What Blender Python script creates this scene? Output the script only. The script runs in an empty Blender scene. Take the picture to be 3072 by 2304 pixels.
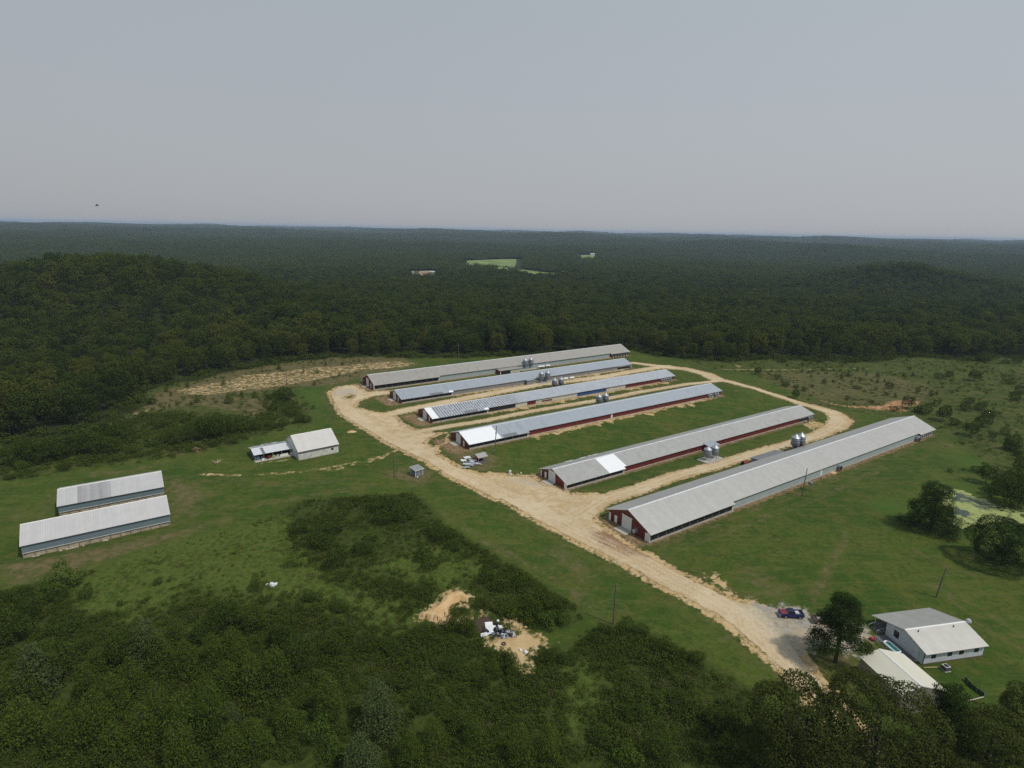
import bpy, bmesh, math, random
import numpy as np
from mathutils import Vector, Matrix, Euler
R = math.radians
scene = bpy.context.scene
COL = scene.collection
rng = np.random.default_rng(7)
random.seed(7)

# ------------------------------------------------------------------ camera
CAM_Z = 74.0
FPX = 1777.0                      # focal length in pixels of a 3072 px wide frame
cR = np.array([0.9998108, 0.00489529, 0.0188255])
cU = np.array([-0.01945156, 0.25161802, 0.96763113])
cF = np.array([0.0, 0.96781424, -0.25166563])
cam_d = bpy.data.cameras.new("camera")
cam = bpy.data.objects.new("camera", cam_d)
COL.objects.link(cam)
M = Matrix(((cR[0], cU[0], -cF[0], 0), (cR[1], cU[1], -cF[1], 0), (cR[2], cU[2], -cF[2], CAM_Z), (0, 0, 0, 1)))
cam.matrix_world = M
cam_d.sensor_width = 36.0
cam_d.lens = 36.0 * FPX / 3072.0
cam_d.clip_start = 0.5
cam_d.clip_end = 60000
scene.camera = cam

# ------------------------------------------------------------------ sky, sun, exposure
SUN_AZ, SUN_EL = 122.0, 57.0      # clockwise from +Y; above the horizon
world = bpy.data.worlds.new("World")
scene.world = world
world.use_nodes = True
wn = world.node_tree.nodes; wl = world.node_tree.links
bg = wn["Background"]
sky = wn.new("ShaderNodeTexSky")
sky.sky_type = 'NISHITA'
sky.sun_disc = False
sky.sun_elevation = R(SUN_EL)
sky.sun_rotation = R(SUN_AZ)
sky.altitude = 200
sky.air_density = 1.0
sky.dust_density = 2.0
sky.ozone_density = 1.5
hs = wn.new("ShaderNodeHueSaturation")
hs.inputs["Saturation"].default_value = 0.55
hs.inputs["Value"].default_value = 1.0
wl.new(sky.outputs[0], hs.inputs["Color"])
SKY_S = 0.075
# summer haze in the air above: the clear sky fades into an even grey blue, most of all low down
tc = wn.new("ShaderNodeTexCoord"); sx = wn.new("ShaderNodeSeparateXYZ"); wl.new(tc.outputs["Generated"], sx.inputs[0])
mr = wn.new("ShaderNodeMapRange"); wl.new(sx.outputs[2], mr.inputs["Value"])
mr.inputs["From Min"].default_value = 0.0; mr.inputs["From Max"].default_value = 0.55
hzc = wn.new("ShaderNodeMix"); hzc.data_type = 'RGBA'; wl.new(mr.outputs[0], hzc.inputs[0])
hzc.inputs[6].default_value = (.432 / SKY_S, .445 / SKY_S, .465 / SKY_S, 1); hzc.inputs[7].default_value = (.488 / SKY_S, .556 / SKY_S, .606 / SKY_S, 1)
hzf = wn.new("ShaderNodeMapRange"); wl.new(sx.outputs[2], hzf.inputs["Value"])
hzf.inputs["From Min"].default_value = 0.0; hzf.inputs["From Max"].default_value = 0.9; hzf.inputs["To Min"].default_value = .86; hzf.inputs["To Max"].default_value = .55
mxs = wn.new("ShaderNodeMix"); mxs.data_type = 'RGBA'; wl.new(hzf.outputs[0], mxs.inputs[0]); wl.new(hs.outputs[0], mxs.inputs[6]); wl.new(hzc.outputs[2], mxs.inputs[7])
wl.new(mxs.outputs[2], bg.inputs["Color"])
sunw = wn.new("ShaderNodeMath"); sunw.operation = 'MULTIPLY_ADD'; wl.new(sx.outputs[0], sunw.inputs[0])      # a little brighter towards the sun's side
sunw.inputs[1].default_value = SKY_S * .10; sunw.inputs[2].default_value = SKY_S; wl.new(sunw.outputs[0], bg.inputs["Strength"])
sd = bpy.data.lights.new("sun", 'SUN')
sd.energy = 2.45
sd.angle = R(2.5)
sd.color = (1.0, 0.955, 0.88)
sun = bpy.data.objects.new("sun", sd)
COL.objects.link(sun)
sv = Vector((math.sin(R(SUN_AZ)) * math.cos(R(SUN_EL)), math.cos(R(SUN_AZ)) * math.cos(R(SUN_EL)), math.sin(R(SUN_EL))))
sun.rotation_euler = sv.to_track_quat('Z', 'Y').to_euler()
sun.location = (60, -40, 200)
scene.view_settings.view_transform = 'Standard'
scene.view_settings.look = 'None'
scene.view_settings.exposure = 0.0
scene.view_settings.gamma = 1.0
scene.view_settings.use_curve_mapping = False
scene.render.engine = 'CYCLES'
scene.cycles.max_bounces = 5
scene.cycles.diffuse_bounces = 3
scene.cycles.glossy_bounces = 2
scene.cycles.transmission_bounces = 3
scene.cycles.volume_bounces = 0
scene.cycles.caustics_reflective = False
scene.cycles.caustics_refractive = False
scene.cycles.use_denoising = False      # a little grain, as in the photograph, and crisp foliage
scene.cycles.use_adaptive_sampling = False
scene.cycles.sample_clamp_indirect = 4.0

# ------------------------------------------------------------------ terrain height
UD = np.array([math.cos(R(34.05)), math.sin(R(34.05))])       # along the long barns
VD = np.array([math.sin(R(34.05)), -math.cos(R(34.05))])      # across them, towards the viewer
_wr = np.random.default_rng(3)
WAVES = [(_wr.uniform(0, 2 * math.pi), 2 * math.pi / w, _wr.uniform(0, 6.28), a) for w, a in
         ((2600, 1.0), (1900, .8), (1500, .7), (1150, .55), (900, .5), (700, .45), (520, .3))]
def sstep(a, b, x):
    t = np.clip((x - a) / (b - a), 0, 1)
    return t * t * (3 - 2 * t)
PV = [-330, -285, -264, -250.5, -249, -237.4, -226, -220, -208.4, -199, -186, -181, -164.5, -158, -143, -126, -116, -109, -89, -80, -70]
PZ = [0.2, 0.5, 0.54, 0.54, 0.4, 0.32, 0.32, -0.4, -0.4, -0.4, 0.6, 1.09, 1.09, 0.2, -1.73, -1.73, -1.6, -1.26, -1.26, -1.0, -0.3]
def hz(x, y):
    x = np.asarray(x, float); y = np.asarray(y, float)
    r = np.hypot(x, y)
    u = x * UD[0] + y * UD[1]; v = x * VD[0] + y * VD[1]
    prof = np.interp(v, PV, PZ) * sstep(72, 92, u) * (1 - sstep(262, 300, u)) * sstep(-330, -285, v) * (1 - sstep(-70, -50, v))
    base = np.interp(r, [0, 430, 900, 1800, 3000, 4500, 6500, 9000, 14000, 20000], [0, 0, -12, -15, -2, 17, 26, 29, 26, 20])
    amp = np.interp(r, [0, 450, 1500, 3000, 6000, 9000, 14000], [0, 0, 6, 16, 22, 20, 14])
    n = 0
    for a, k, p, m in WAVES:
        n = n + m * np.sin((x * math.cos(a) + y * math.sin(a)) * k + p)
    hill = 40 * np.exp(-((x + 322) / 120) ** 2 - ((y - 480) / 130) ** 2) + 4 * np.exp(-((x + 130) / 110) ** 2 - ((y - 450) / 60) ** 2)
    hill = hill * sstep(215, 330, r)
    hill = hill + 32 * np.exp(-((x - 655) / 105) ** 2 - ((y - 1010) / 130) ** 2)
    hill = hill + 8 * np.exp(-((x - 500) / 110) ** 2 - ((y - 560) / 90) ** 2)
    small = 0.18 * np.sin(x * .11 + 1.3) * np.sin(y * .13) * sstep(60, 120, r) * (1 - sstep(70, 95, u) * (1 - sstep(262, 300, u)))
    return prof + base + amp * n * 0.45 + hill + small
def ray(px, py):
    return cF + (px - 1536) / FPX * cR - (py - 1152) / FPX * cU
def G(px, py, h=0.0):
    """point of the ground (or h above it) seen at a photo pixel"""
    d = ray(px, py)
    if d[2] > -1e-4: d[2] = -1e-4
    t = (h - CAM_Z) / d[2]
    if t > 650:
        ts = np.concatenate([np.arange(150, 1200, 2.0), np.arange(1200, 12000, 12.0)])
        zz = CAM_Z + d[2] * ts - hz(d[0] * ts, d[1] * ts) - h
        i = int(np.argmax(zz < 0)); t = ts[i]
    else:
        for _ in range(12):
            z = hz(d[0] * t, d[1] * t) + h
            t = t + 0.8 * ((z - CAM_Z) / d[2] - t)
    return Vector((d[0] * t, d[1] * t, CAM_Z + d[2] * t))
def W2(pts):
    return np.array([(G(*p)[0], G(*p)[1]) for p in pts])
def sdpoly(X, Y, P, far=1e9):
    P = np.asarray(P, float)
    out = np.full(X.shape, far)
    if far < 1e8:
        lo = P.min(0) - far; hi = P.max(0) + far
        sel = (X > lo[0]) & (X < hi[0]) & (Y > lo[1]) & (Y < hi[1])
        if not sel.any(): return out
        out[sel] = sdpoly(X[sel], Y[sel], P)
        return np.minimum(out, far)
    d2 = np.full(X.shape, 1e18); ins = np.zeros(X.shape, bool)
    n = len(P)
    for i in range(n):
        a = P[i]; b = P[(i + 1) % n]; e = b - a
        t = np.clip(((X - a[0]) * e[0] + (Y - a[1]) * e[1]) / (e @ e + 1e-12), 0, 1)
        d2 = np.minimum(d2, (X - a[0] - t * e[0]) ** 2 + (Y - a[1] - t * e[1]) ** 2)
        c = ((a[1] <= Y) & (b[1] > Y)) | ((b[1] <= Y) & (a[1] > Y))
        xx = a[0] + (Y - a[1]) / (b[1] - a[1] + 1e-12) * e[0]
        ins ^= c & (X < xx)
    d = np.sqrt(d2)
    return np.where(ins, -d, d)
def sdline(X, Y, P, wid, far=1e9):
    P = np.asarray(P, float); out = np.full(X.shape, 1e9)
    if np.isscalar(wid): wid = [wid] * len(P)
    for i in range(len(P) - 1):
        a, b = P[i], P[i + 1]; e = b - a
        t = np.clip(((X - a[0]) * e[0] + (Y - a[1]) * e[1]) / (e @ e + 1e-12), 0, 1)
        d = np.sqrt((X - a[0] - t * e[0]) ** 2 + (Y - a[1] - t * e[1]) ** 2) - (wid[i] * (1 - t) + wid[i + 1] * t) / 2
        out = np.minimum(out, d)
    return out
def vnoise(X, Y, s, seed=0):
    """smooth value noise, 0..1"""
    x = X / s + 1000.0; y = Y / s + 1000.0
    xi = np.floor(x).astype(np.int64); yi = np.floor(y).astype(np.int64)
    fx = x - xi; fy = y - yi
    fx = fx * fx * (3 - 2 * fx); fy = fy * fy * (3 - 2 * fy)
    def h(a, b):
        n = (a * 374761393 + b * 668265263 + seed * 974711) & 0x7fffffff
        n = (n ^ (n >> 13)) * 1274126177 & 0x7fffffff
        return ((n ^ (n >> 16)) & 0xffff) / 65535.0
    return (h(xi, yi) * (1 - fx) + h(xi + 1, yi) * fx) * (1 - fy) + (h(xi, yi + 1) * (1 - fx) + h(xi + 1, yi + 1) * fx) * fy

# ------------------------------------------------------------------ material helpers
class NT:
    def __init__(s, m):
        m.use_nodes = True
        s.t = m.node_tree; s.t.nodes.clear()
        s.out = s.t.nodes.new("ShaderNodeOutputMaterial")
    def n(s, k, **kw):
        o = s.t.nodes.new(k)
        for a, v in kw.items(): setattr(o, a, v)
        return o
    def link(s, a, b): s.t.links.new(a, b)
    def val(s, sock, v):
        if isinstance(v, bpy.types.NodeSocket): s.link(v, sock)
        elif isinstance(v, tuple) and len(v) == 3 and sock.type == 'RGBA': sock.default_value = (*v, 1)
        else: sock.default_value = v
    def math(s, op, a, b=0.0, clamp=False):
        o = s.n("ShaderNodeMath", operation=op, use_clamp=clamp)
        s.val(o.inputs[0], a); s.val(o.inputs[1], b)
        return o.outputs[0]
    def mix(s, f, a, b, mode='MIX'):
        o = s.n("ShaderNodeMix", data_type='RGBA', blend_type=mode)
        s.val(o.inputs[0], f); s.val(o.inputs[6], a); s.val(o.inputs[7], b)
        return o.outputs[2]
    def noise(s, scale, detail=3.0, rough=.55, vec=None, dist=0.0):
        o = s.n("ShaderNodeTexNoise")
        o.inputs["Scale"].default_value = scale; o.inputs["Detail"].default_value = detail
        o.inputs["Roughness"].default_value = rough; o.inputs["Distortion"].default_value = dist
        if vec is not None: s.link(vec, o.inputs["Vector"])
        return o.outputs["Fac"]
    def ramp(s, f, a, b):
        o = s.n("ShaderNodeMapRange", interpolation_type='SMOOTHSTEP')
        s.val(o.inputs["Value"], f); o.inputs["From Min"].default_value = a; o.inputs["From Max"].default_value = b
        return o.outputs[0]
    def obj(s): return s.n("ShaderNodeTexCoord").outputs["Object"]
    def mapv(s, vec, sc):
        o = s.n("ShaderNodeMapping"); s.link(vec, o.inputs["Vector"]); o.inputs["Scale"].default_value = sc
        return o.outputs[0]
    def bsdf(s, col, rough=.6, metal=0.0, bump=None, bstr=.3, bdist=.05, spec=.5):
        o = s.n("ShaderNodeBsdfPrincipled")
        s.val(o.inputs["Base Color"], col); s.val(o.inputs["Roughness"], rough); s.val(o.inputs["Metallic"], metal)
        o.inputs["Specular IOR Level"].default_value = spec
        if bump is not None:
            b = s.n("ShaderNodeBump"); b.inputs["Strength"].default_value = bstr; b.inputs["Distance"].default_value = bdist
            s.link(bump, b.inputs["Height"]); s.link(b.outputs[0], o.inputs["Normal"])
        s.link(o.outputs[0], s.out.inputs["Surface"])
        return o
MATS = {}
def mat(name, col, rough=.6, metal=0.0, var=.12, nscale=1.2, stain=None, stain_amt=.3, spec=.4, ribs=0.0, rib_axis=0, rib_amt=.1, sheets=0.0):
    """painted or plain surface: base colour, soft variation, blotchy stain, optional ribs and sheet to sheet differences"""
    if name in MATS: return MATS[name]
    m = bpy.data.materials.new(name); t = NT(m); o = t.obj()
    n = t.noise(nscale, 4, .6, o)
    c = t.mix(t.ramp(n, .3, .7), tuple(max(0, x * (1 - var)) for x in col), tuple(min(1, x * (1 + var)) for x in col))
    bump = None
    if sheets or ribs:
        sep = t.n("ShaderNodeSeparateXYZ"); t.link(o, sep.inputs[0]); ax = sep.outputs[rib_axis]
    if sheets:
        w = t.n("ShaderNodeTexWhiteNoise", noise_dimensions='1D')
        t.link(t.math('FLOOR', t.math('DIVIDE', ax, sheets)), w.inputs["W"])
        c = t.mix(t.math('MULTIPLY', w.outputs["Value"], .10), c, tuple(x * .55 for x in col))
        seam = t.math('FRACT', t.math('DIVIDE', ax, sheets))
        c = t.mix(t.math('MULTIPLY', t.math('LESS_THAN', seam, .07), .17), c, tuple(x * .45 for x in col))
    if ribs:
        f = t.math('FRACT', t.math('DIVIDE', ax, ribs))
        tri = t.math('ABSOLUTE', t.math('SUBTRACT', f, .5))
        c = t.mix(t.math('MULTIPLY', t.ramp(tri, .30, .5), rib_amt), c, tuple(x * .4 for x in col))
        bump = tri
    if stain is not None:
        st = t.noise(.35, 5, .7, t.mapv(o, (1.0, .25, 1.0)))
        c = t.mix(t.math('MULTIPLY', t.ramp(st, .5, .72), stain_amt), c, stain)
    t.bsdf(c, rough, metal, bump, .25, .03, spec)
    MATS[name] = m
    return m
def leaf_mat(name, c0, c1, c2, trans=.3, pale=None):
    """foliage: each plant takes its own place between c0 and c1, each leaf cluster varies a little towards c2"""
    if name in MATS: return MATS[name]
    m = bpy.data.materials.new(name); t = NT(m)
    oi = t.n("ShaderNodeObjectInfo"); geo = t.n("ShaderNodeNewGeometry")
    stand = t.ramp(t.noise(.011, 3, .6, oi.outputs["Location"]), .36, .64)          # stands of one kind share a tone
    c = t.mix(t.math('ADD', t.math('MULTIPLY', oi.outputs["Random"], .55), t.math('MULTIPLY', stand, .45)), c0, c1)
    c = t.mix(t.math('MULTIPLY', t.math('POWER', geo.outputs["Random Per Island"], 2.0), .85), c, c2)
    d = t.n("ShaderNodeBsdfDiffuse"); t.link(c, d.inputs["Color"])
    tr = t.n("ShaderNodeBsdfTranslucent"); t.link(t.mix(.35, c, tuple(min(1, x * 1.5) for x in c2)), tr.inputs["Color"])
    mx = t.n("ShaderNodeMixShader"); mx.inputs[0].default_value = trans
    t.link(d.outputs[0], mx.inputs[1]); t.link(tr.outputs[0], mx.inputs[2])
    t.link(mx.outputs[0], t.out.inputs["Surface"])
    MATS[name] = m
    return m

# ------------------------------------------------------------------ mesh helpers
def tag(o, label=None, cat=None, group=None, kind=None):
    if label: o["label"] = label
    if cat: o["category"] = cat
    if group: o["group"] = group
    if kind: o["kind"] = kind
    return o
def empty(name, loc, rz=0.0, label=None, cat=None, group=None):
    o = bpy.data.objects.new(name, None)
    o.empty_display_size = .5
    COL.objects.link(o); o.location = loc; o.rotation_euler = (0, 0, rz)
    return tag(o, label, cat, group)
def np_mesh(name, V, F, mats, mi=None, smooth=False):
    me = bpy.data.meshes.new(name)
    V = np.asarray(V, np.float32); F = np.asarray(F, np.int32); k = F.shape[1]
    me.vertices.add(len(V)); me.vertices.foreach_set("co", V.ravel())
    me.loops.add(F.size); me.loops.foreach_set("vertex_index", F.ravel())
    me.polygons.add(len(F)); me.polygons.foreach_set("loop_start", np.arange(0, F.size, k, dtype=np.int32))
    try: me.polygons.foreach_set("loop_total", np.full(len(F), k, dtype=np.int32))
    except Exception: pass
    for m in (mats if isinstance(mats, (list, tuple)) else [mats]): me.materials.append(m)
    if mi is not None: me.polygons.foreach_set("material_index", np.asarray(mi, np.int32))
    me.polygons.foreach_set("use_smooth", np.full(len(F), smooth, dtype=bool))
    me.update(calc_edges=True); me.validate()
    return me
class MB:
    """collects simple solids and links them as ONE mesh object"""
    def __init__(s): s.v = []; s.f = []; s.m = []; s.sm = []
    def add(s, V, F, m=0, sm=False):
        b = len(s.v); s.v += [tuple(p) for p in V]; s.f += [tuple(b + i for i in f) for f in F]
        s.m += [m] * len(F); s.sm += [sm] * len(F); return s
    def box(s, x0, x1, y0, y1, z0, z1, m=0):
        V = [(x, y, z) for z in (z0, z1) for y in (y0, y1) for x in (x0, x1)]
        return s.add(V, [(0, 2, 3, 1), (4, 5, 7, 6), (0, 1, 5, 4), (2, 6, 7, 3), (0, 4, 6, 2), (1, 3, 7, 5)], m)
    def prism(s, pts, vec, m=0):
        n = len(pts); V = [Vector(p) for p in pts]; V += [p + Vector(vec) for p in V[:n]]
        F = [tuple(range(n))[::-1], tuple(range(n, 2 * n))] + [(i, (i + 1) % n, n + (i + 1) % n, n + i) for i in range(n)]
        return s.add(V, F, m)
    def xprism(s, yz, x0, x1, m=0): return s.prism([(x0, y, z) for y, z in yz], (x1 - x0, 0, 0), m)
    def tube(s, pts, rad, n=8, m=0, cap=True):
        pts = [Vector(p) for p in pts]
        if np.isscalar(rad): rad = [rad] * len(pts)
        V = []; F = []
        for i, p in enumerate(pts):
            d = (pts[min(i + 1, len(pts) - 1)] - pts[max(i - 1, 0)]).normalized()
            a = d.orthogonal().normalized() if i == 0 else (pa - d * pa.dot(d)).normalized()
            pa = a; b = d.cross(a)
            for k in range(n):
                t = 2 * math.pi * k / n; V.append(p + (a * math.cos(t) + b * math.sin(t)) * rad[i])
        for i in range(len(pts) - 1):
            for k in range(n):
                F.append((i * n + k, i * n + (k + 1) % n, (i + 1) * n + (k + 1) % n, (i + 1) * n + k))
        s.add(V, F, m, True)
        if cap: s.add(V, [tuple(range(n))[::-1], tuple(range((len(pts) - 1) * n, len(pts) * n))], m)
        return s
    def build(s, name, mats, parent=None, loc=None):
        me = bpy.data.meshes.new(name)
        me.from_pydata(s.v, [], s.f)
        for m in (mats if isinstance(mats, (list, tuple)) else [mats]): me.materials.append(m)
        me.polygons.foreach_set("material_index", s.m); me.polygons.foreach_set("use_smooth", s.sm)
        bm = bmesh.new(); bm.from_mesh(me); bmesh.ops.recalc_face_normals(bm, faces=bm.faces); bm.to_mesh(me); bm.free()
        me.update()
        o = bpy.data.objects.new(name, me); COL.objects.link(o)
        if parent is not None: o.parent = parent
        if loc is not None: o.location = loc
        return o
def copy_tree(o, parent=None):
    c = o.copy(); COL.objects.link(c); c.parent = parent
    for ch in o.children: copy_tree(ch, c)
    return c

# ------------------------------------------------------------------ ground plan (photo pixels brought down to the ground)
def conv(pts, ox, oy, s): return [(ox + x / s, oy + y / s) for x, y in pts]
cA = lambda p: conv(p, 900, 980, 2.011)
cB = lambda p: conv(p, 1800, 1000, 1.739)
cC = lambda p: conv(p, 1100, 1500, 2.011)
cD = lambda p: conv(p, 2100, 1600, 2.2757)
cDump = lambda p: conv(p, 1220, 1740, 4.8087)
cL = lambda p: conv(p, 0, 1050, 2.212)
cR_ = lambda p: conv(p, 2200, 1000, 2.5367)
cPond = lambda p: conv(p, 2572, 1300, 3.606)
# main road with its aprons
MAIN = W2(cA([(172, 395), (180, 425), (240, 530), (390, 620), (500, 690), (620, 750), (760, 820), (900, 910), (1050, 980), (1180, 1050)])
          + [(1502.8, 1500), (1592, 1555), (1662, 1592), (1761, 1644), (1876, 1699), (1985, 1764), (2070, 1808), (2144, 1848), (2188, 1881), (2276, 1956), (2372, 2039), (2451, 2127), (2522, 2211), (2600, 2304), (2680, 2400),
             (2720, 2360), (2610, 2230), (2522, 2101), (2482, 2057), (2442, 2013), (2380, 1925), (2330, 1868), (2289, 1822), (2188, 1789), (2100, 1749), (2074, 1733), (1995, 1694), (1955, 1664), (1896, 1639), (1821, 1589), (1784, 1560), (1781, 1530)]
          + cA([(1850, 1040), (1790, 1010), (1640, 1010), (1560, 970), (1480, 960), (1400, 900), (1200, 890), (1090, 885), (980, 860), (880, 800), (830, 770), (830, 720), (890, 690), (880, 640),
                (740, 640), (650, 600), (600, 560), (560, 530), (440, 515), (335, 485), (345, 455), (440, 415), (540, 400), (530, 385), (400, 395), (330, 350), (230, 362)]))
ISLANDS = [W2(cA([(340, 480), (400, 440), (440, 425), (500, 428), (512, 445), (420, 470)])),
           W2(cA([(262, 430), (300, 408), (330, 412), (320, 432), (280, 440)])),
           W2(cA([(590, 560), (640, 530), (690, 525), (720, 560), (680, 590), (620, 590)])),
           W2(cA([(750, 700), (830, 650), (900, 640), (900, 680), (860, 720), (800, 725)]))]
L54 = W2(cA([(540, 530), (640, 505), (800, 475), (1000, 432), (1200, 392), (1450, 347), (1700, 318), (1850, 300)]) + [(1886, 1116), (1972, 1102), (2010, 1100)])
L43 = W2(cA([(600, 660), (760, 625), (900, 600), (1100, 570), (1400, 510), (1700, 460), (1850, 435)]) + [(1915, 1177), (2059, 1153), (2156, 1143)])
L65 = W2(cA([(330, 440), (420, 415), (520, 400), (600, 385)]))
L21 = W2([(1700, 1560), (1745, 1540), (1800, 1503), (1915, 1468), (2030, 1427), (2145, 1398), (2260, 1362), (2375, 1331), (2461, 1303), (2508, 1280), (2524, 1260), (2500, 1238), (2440, 1220), (2363, 1197), (2283, 1172), (2214, 1152), (2156, 1140)])
LOOP = W2([(2156, 1141), (2122, 1123), (2053, 1106), (1972, 1098), (1903, 1089)])
def road_sd(X, Y):
    d = sdpoly(X, Y, MAIN, 30)
    for isl in ISLANDS: d = np.maximum(d, -sdpoly(X, Y, isl, 30))
    for l, w in ((L54, 5.2), (L43, 5.0), (L65, 4.6), (L21, [10, 8.5, 6.5, 6, 5.5, 5.5, 5.5, 5.5, 6, 8, 9, 8, 6, 4.2, 4, 4.5, 7]), (LOOP, [8, 8, 7, 6, 5])):
        d = np.minimum(d, sdline(X, Y, l, w))
    return d
PARK = W2(cD([(330, 440), (420, 470), (540, 500), (600, 480), (700, 500), (790, 555), (900, 600), (1080, 590), (1190, 640), (1200, 720), (1140, 780), (1080, 850), (900, 800), (780, 800), (700, 890), (600, 840), (520, 740), (420, 620), (330, 540)]))
SANDY = [W2(p) for p in (
    cL([(1120, 270), (1300, 235), (1500, 200), (1600, 165), (1900, 135), (2100, 108), (2300, 100), (2420, 80), (2640, 70), (2800, 85), (2660, 120), (2400, 140), (2212, 180), (2030, 215), (1900, 240), (1600, 275), (1400, 305), (1200, 300)]),
    cL([(690, 500), (800, 455), (900, 425), (1000, 380), (1010, 400), (900, 440), (800, 475), (700, 515)]),
    cL([(1660, 430), (1740, 395), (1770, 410), (1700, 450)]),
    cDump([(1160, 830), (1480, 800), (1560, 760), (1440, 620), (1580, 620), (1720, 760), (1900, 790), (2010, 850), (1960, 960), (1800, 1010), (1790, 1250), (1790, 1330), (1600, 1310), (1540, 1180), (1530, 1080), (1450, 1000), (1280, 990), (1180, 920)]),
    cDump([(1900, 800), (2210, 880), (2210, 900), (1900, 960)]),
    cDump([(830, 520), (1080, 430), (1120, 455), (900, 600), (800, 640), (940, 820), (860, 830), (760, 640)]),
    cR_([(480, 690), (580, 660), (620, 650), (720, 690), (740, 720), (620, 745), (500, 700)]),
    cD([(0, 290), (100, 250), (230, 330), (300, 430), (420, 420), (480, 500), (330, 500), (200, 425), (60, 350)]),
    cL([(1320, 820), (1400, 815), (1560, 835), (1700, 820), (1900, 810), (2212, 760), (2212, 785), (1950, 830), (1700, 840), (1560, 850), (1320, 835)]),
    conv([(1640, 360), (1800, 320), (1980, 280), (1990, 300), (1830, 335), (1660, 375)], 0, 1200, 1.7015),
    conv([(1300, 320), (1490, 290), (1500, 310), (1320, 335)], 0, 1200, 1.7015),
    conv([(940, 440), (1010, 430), (1050, 480), (960, 445)], 0, 1200, 1.7015), conv([(870, 570), (1010, 545), (1000, 560), (880, 610)], 0, 1200, 1.7015),
    cB([(620, 185), (900, 187), (1200, 183), (1510, 180), (1510, 184), (1200, 190), (900, 194), (620, 192)]),
    cB([(655, 140), (690, 150), (760, 180), (720, 185)]))]
SANDY_K = [.47, .62, .5, 1, .62, .8, .6, .62, .42, .6, .55, .5, .5, .62, .5]
RED = [W2(p) for p in (cR_([(610, 495), (700, 505), (780, 530), (900, 540), (1000, 545), (1100, 545), (1170, 510), (1260, 500), (1350, 495), (1470, 520), (1440, 550), (1330, 575), (1400, 600), (1280, 605), (1090, 590), (880, 570), (760, 555), (640, 520)]),
                       cR_([(1950, 830), (2000, 835), (2060, 880), (2030, 890), (1980, 860)]), cPond([(960, 150), (1080, 165), (1180, 200), (1120, 225), (1030, 195)]), cR_([(1520, 580), (1560, 620), (1500, 640)]))]
BROWN = [W2(p) for p in (  # worn or dry brownish turf
    cR_([(200, 290), (700, 285), (1100, 300), (1500, 380), (1560, 480), (1400, 560), (900, 540), (600, 490), (420, 440), (300, 380), (190, 330)]),
    cL([(560, 830), (700, 800), (1000, 760), (1200, 690), (1230, 700), (1000, 790), (700, 840)]),
    [(0, 1690), (520, 1590), (680, 1560), (480, 1640), (140, 1735), (0, 1770)], cA([(860, 760), (960, 700), (1100, 760), (1210, 800), (1180, 870), (1060, 880), (930, 830)]),
    cA([(470, 900), (600, 850), (660, 860), (760, 840), (810, 900), (780, 940), (680, 960), (560, 930)]), cA([(1440, 890), (1500, 920), (1640, 1000), (1560, 1020), (1430, 940)]), cA([(900, 640), (910, 720), (1030, 760), (1010, 780), (880, 700)]),
    cA([(600, 560), (690, 510), (760, 560), (840, 600), (800, 620), (680, 600)]),
    cB([(0, 990), (40, 990), (120, 1040), (270, 1090), (700, 930), (720, 915), (690, 900), (300, 1110), (180, 1120), (60, 1080)]), cD([(250, 230), (420, 260), (560, 360), (640, 480), (540, 500), (400, 410), (280, 330)]),
    cC([(1130, 220), (1260, 260), (1420, 470), (1350, 540), (1120, 380), (1060, 420), (1040, 380)]), cC([(1120, 400), (1330, 560), (1330, 660), (1250, 560)]), cD([(900, 800), (1060, 830), (1060, 960), (950, 960), (880, 880)]), cPond([(0, 1020), (200, 1180), (300, 1280), (180, 1300), (0, 1150)]),
    cL([(1550, 430), (1620, 300), (1800, 330), (1770, 420), (1620, 450)]), cB([(1730, 545), (1900, 590), (1880, 630), (1750, 590)]), cL([(640, 520), (900, 390), (1000, 300), (1300, 190), (1700, 110), (2212, 40), (2640, 20), (2800, 100), (2212, 240), (1950, 245), (1600, 300), (1640, 430), (1300, 370), (1000, 410), (800, 480)]))]
BROWN += [W2(conv([(850, 395), (960, 410), (1030, 440), (1060, 510), (980, 570), (880, 620), (870, 540), (845, 470)], 0, 1200, 1.7015)), W2(conv([(230, 500), (290, 470), (300, 590), (240, 600)], 0, 1200, 1.7015)), W2(conv([(40, 560), (200, 600), (110, 640), (30, 620)], 0, 1200, 1.7015))]
BROWN_K = [.55, .6, .75, .85, .8, .8, .7, .75, .8, .6, .55, .6, .95, .35, .75, .5, .75, .75, .7, .6]
LUSH = [W2(p) for p in (cPond([(150, 760), (350, 720), (520, 770), (520, 880), (360, 850), (150, 820)]), cPond([(860, 520), (1000, 540), (1350, 690), (1500, 740), (1450, 700), (1150, 560)]), cL([(1950, 260), (2180, 240), (2150, 480), (2120, 500), (2060, 380), (1960, 310)]),
    cA([(880, 350), (560, 440), (500, 470)]), cPond([(1000, 200), (1250, 260), (1500, 330), (1400, 430), (1150, 350), (980, 280)]), cD([(1750, 1050), (1930, 1110), (1840, 1150), (1700, 1120)]))]
SCRUB = W2([(-500, 1850), (0, 1775), (130, 1745), (300, 1705), (480, 1650), (700, 1590), (820, 1545), (900, 1500), (1040, 1490), (1180, 1480), (1240, 1478), (1290, 1520), (1340, 1575), (1450, 1640), (1560, 1710), (1660, 1775), (1740, 1825), (1752, 1850), (1735, 1876), (1640, 1895), (1560, 1902),
            (1640, 1935), (1700, 1935), (1765, 1885), (1790, 1878), (1900, 1880), (1990, 1920), (2090, 1960), (2180, 2020), (2280, 2080), (2350, 2140), (2420, 2230), (2450, 2304), (2500, 2400), (1500, 2700), (-500, 2700)])
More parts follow.
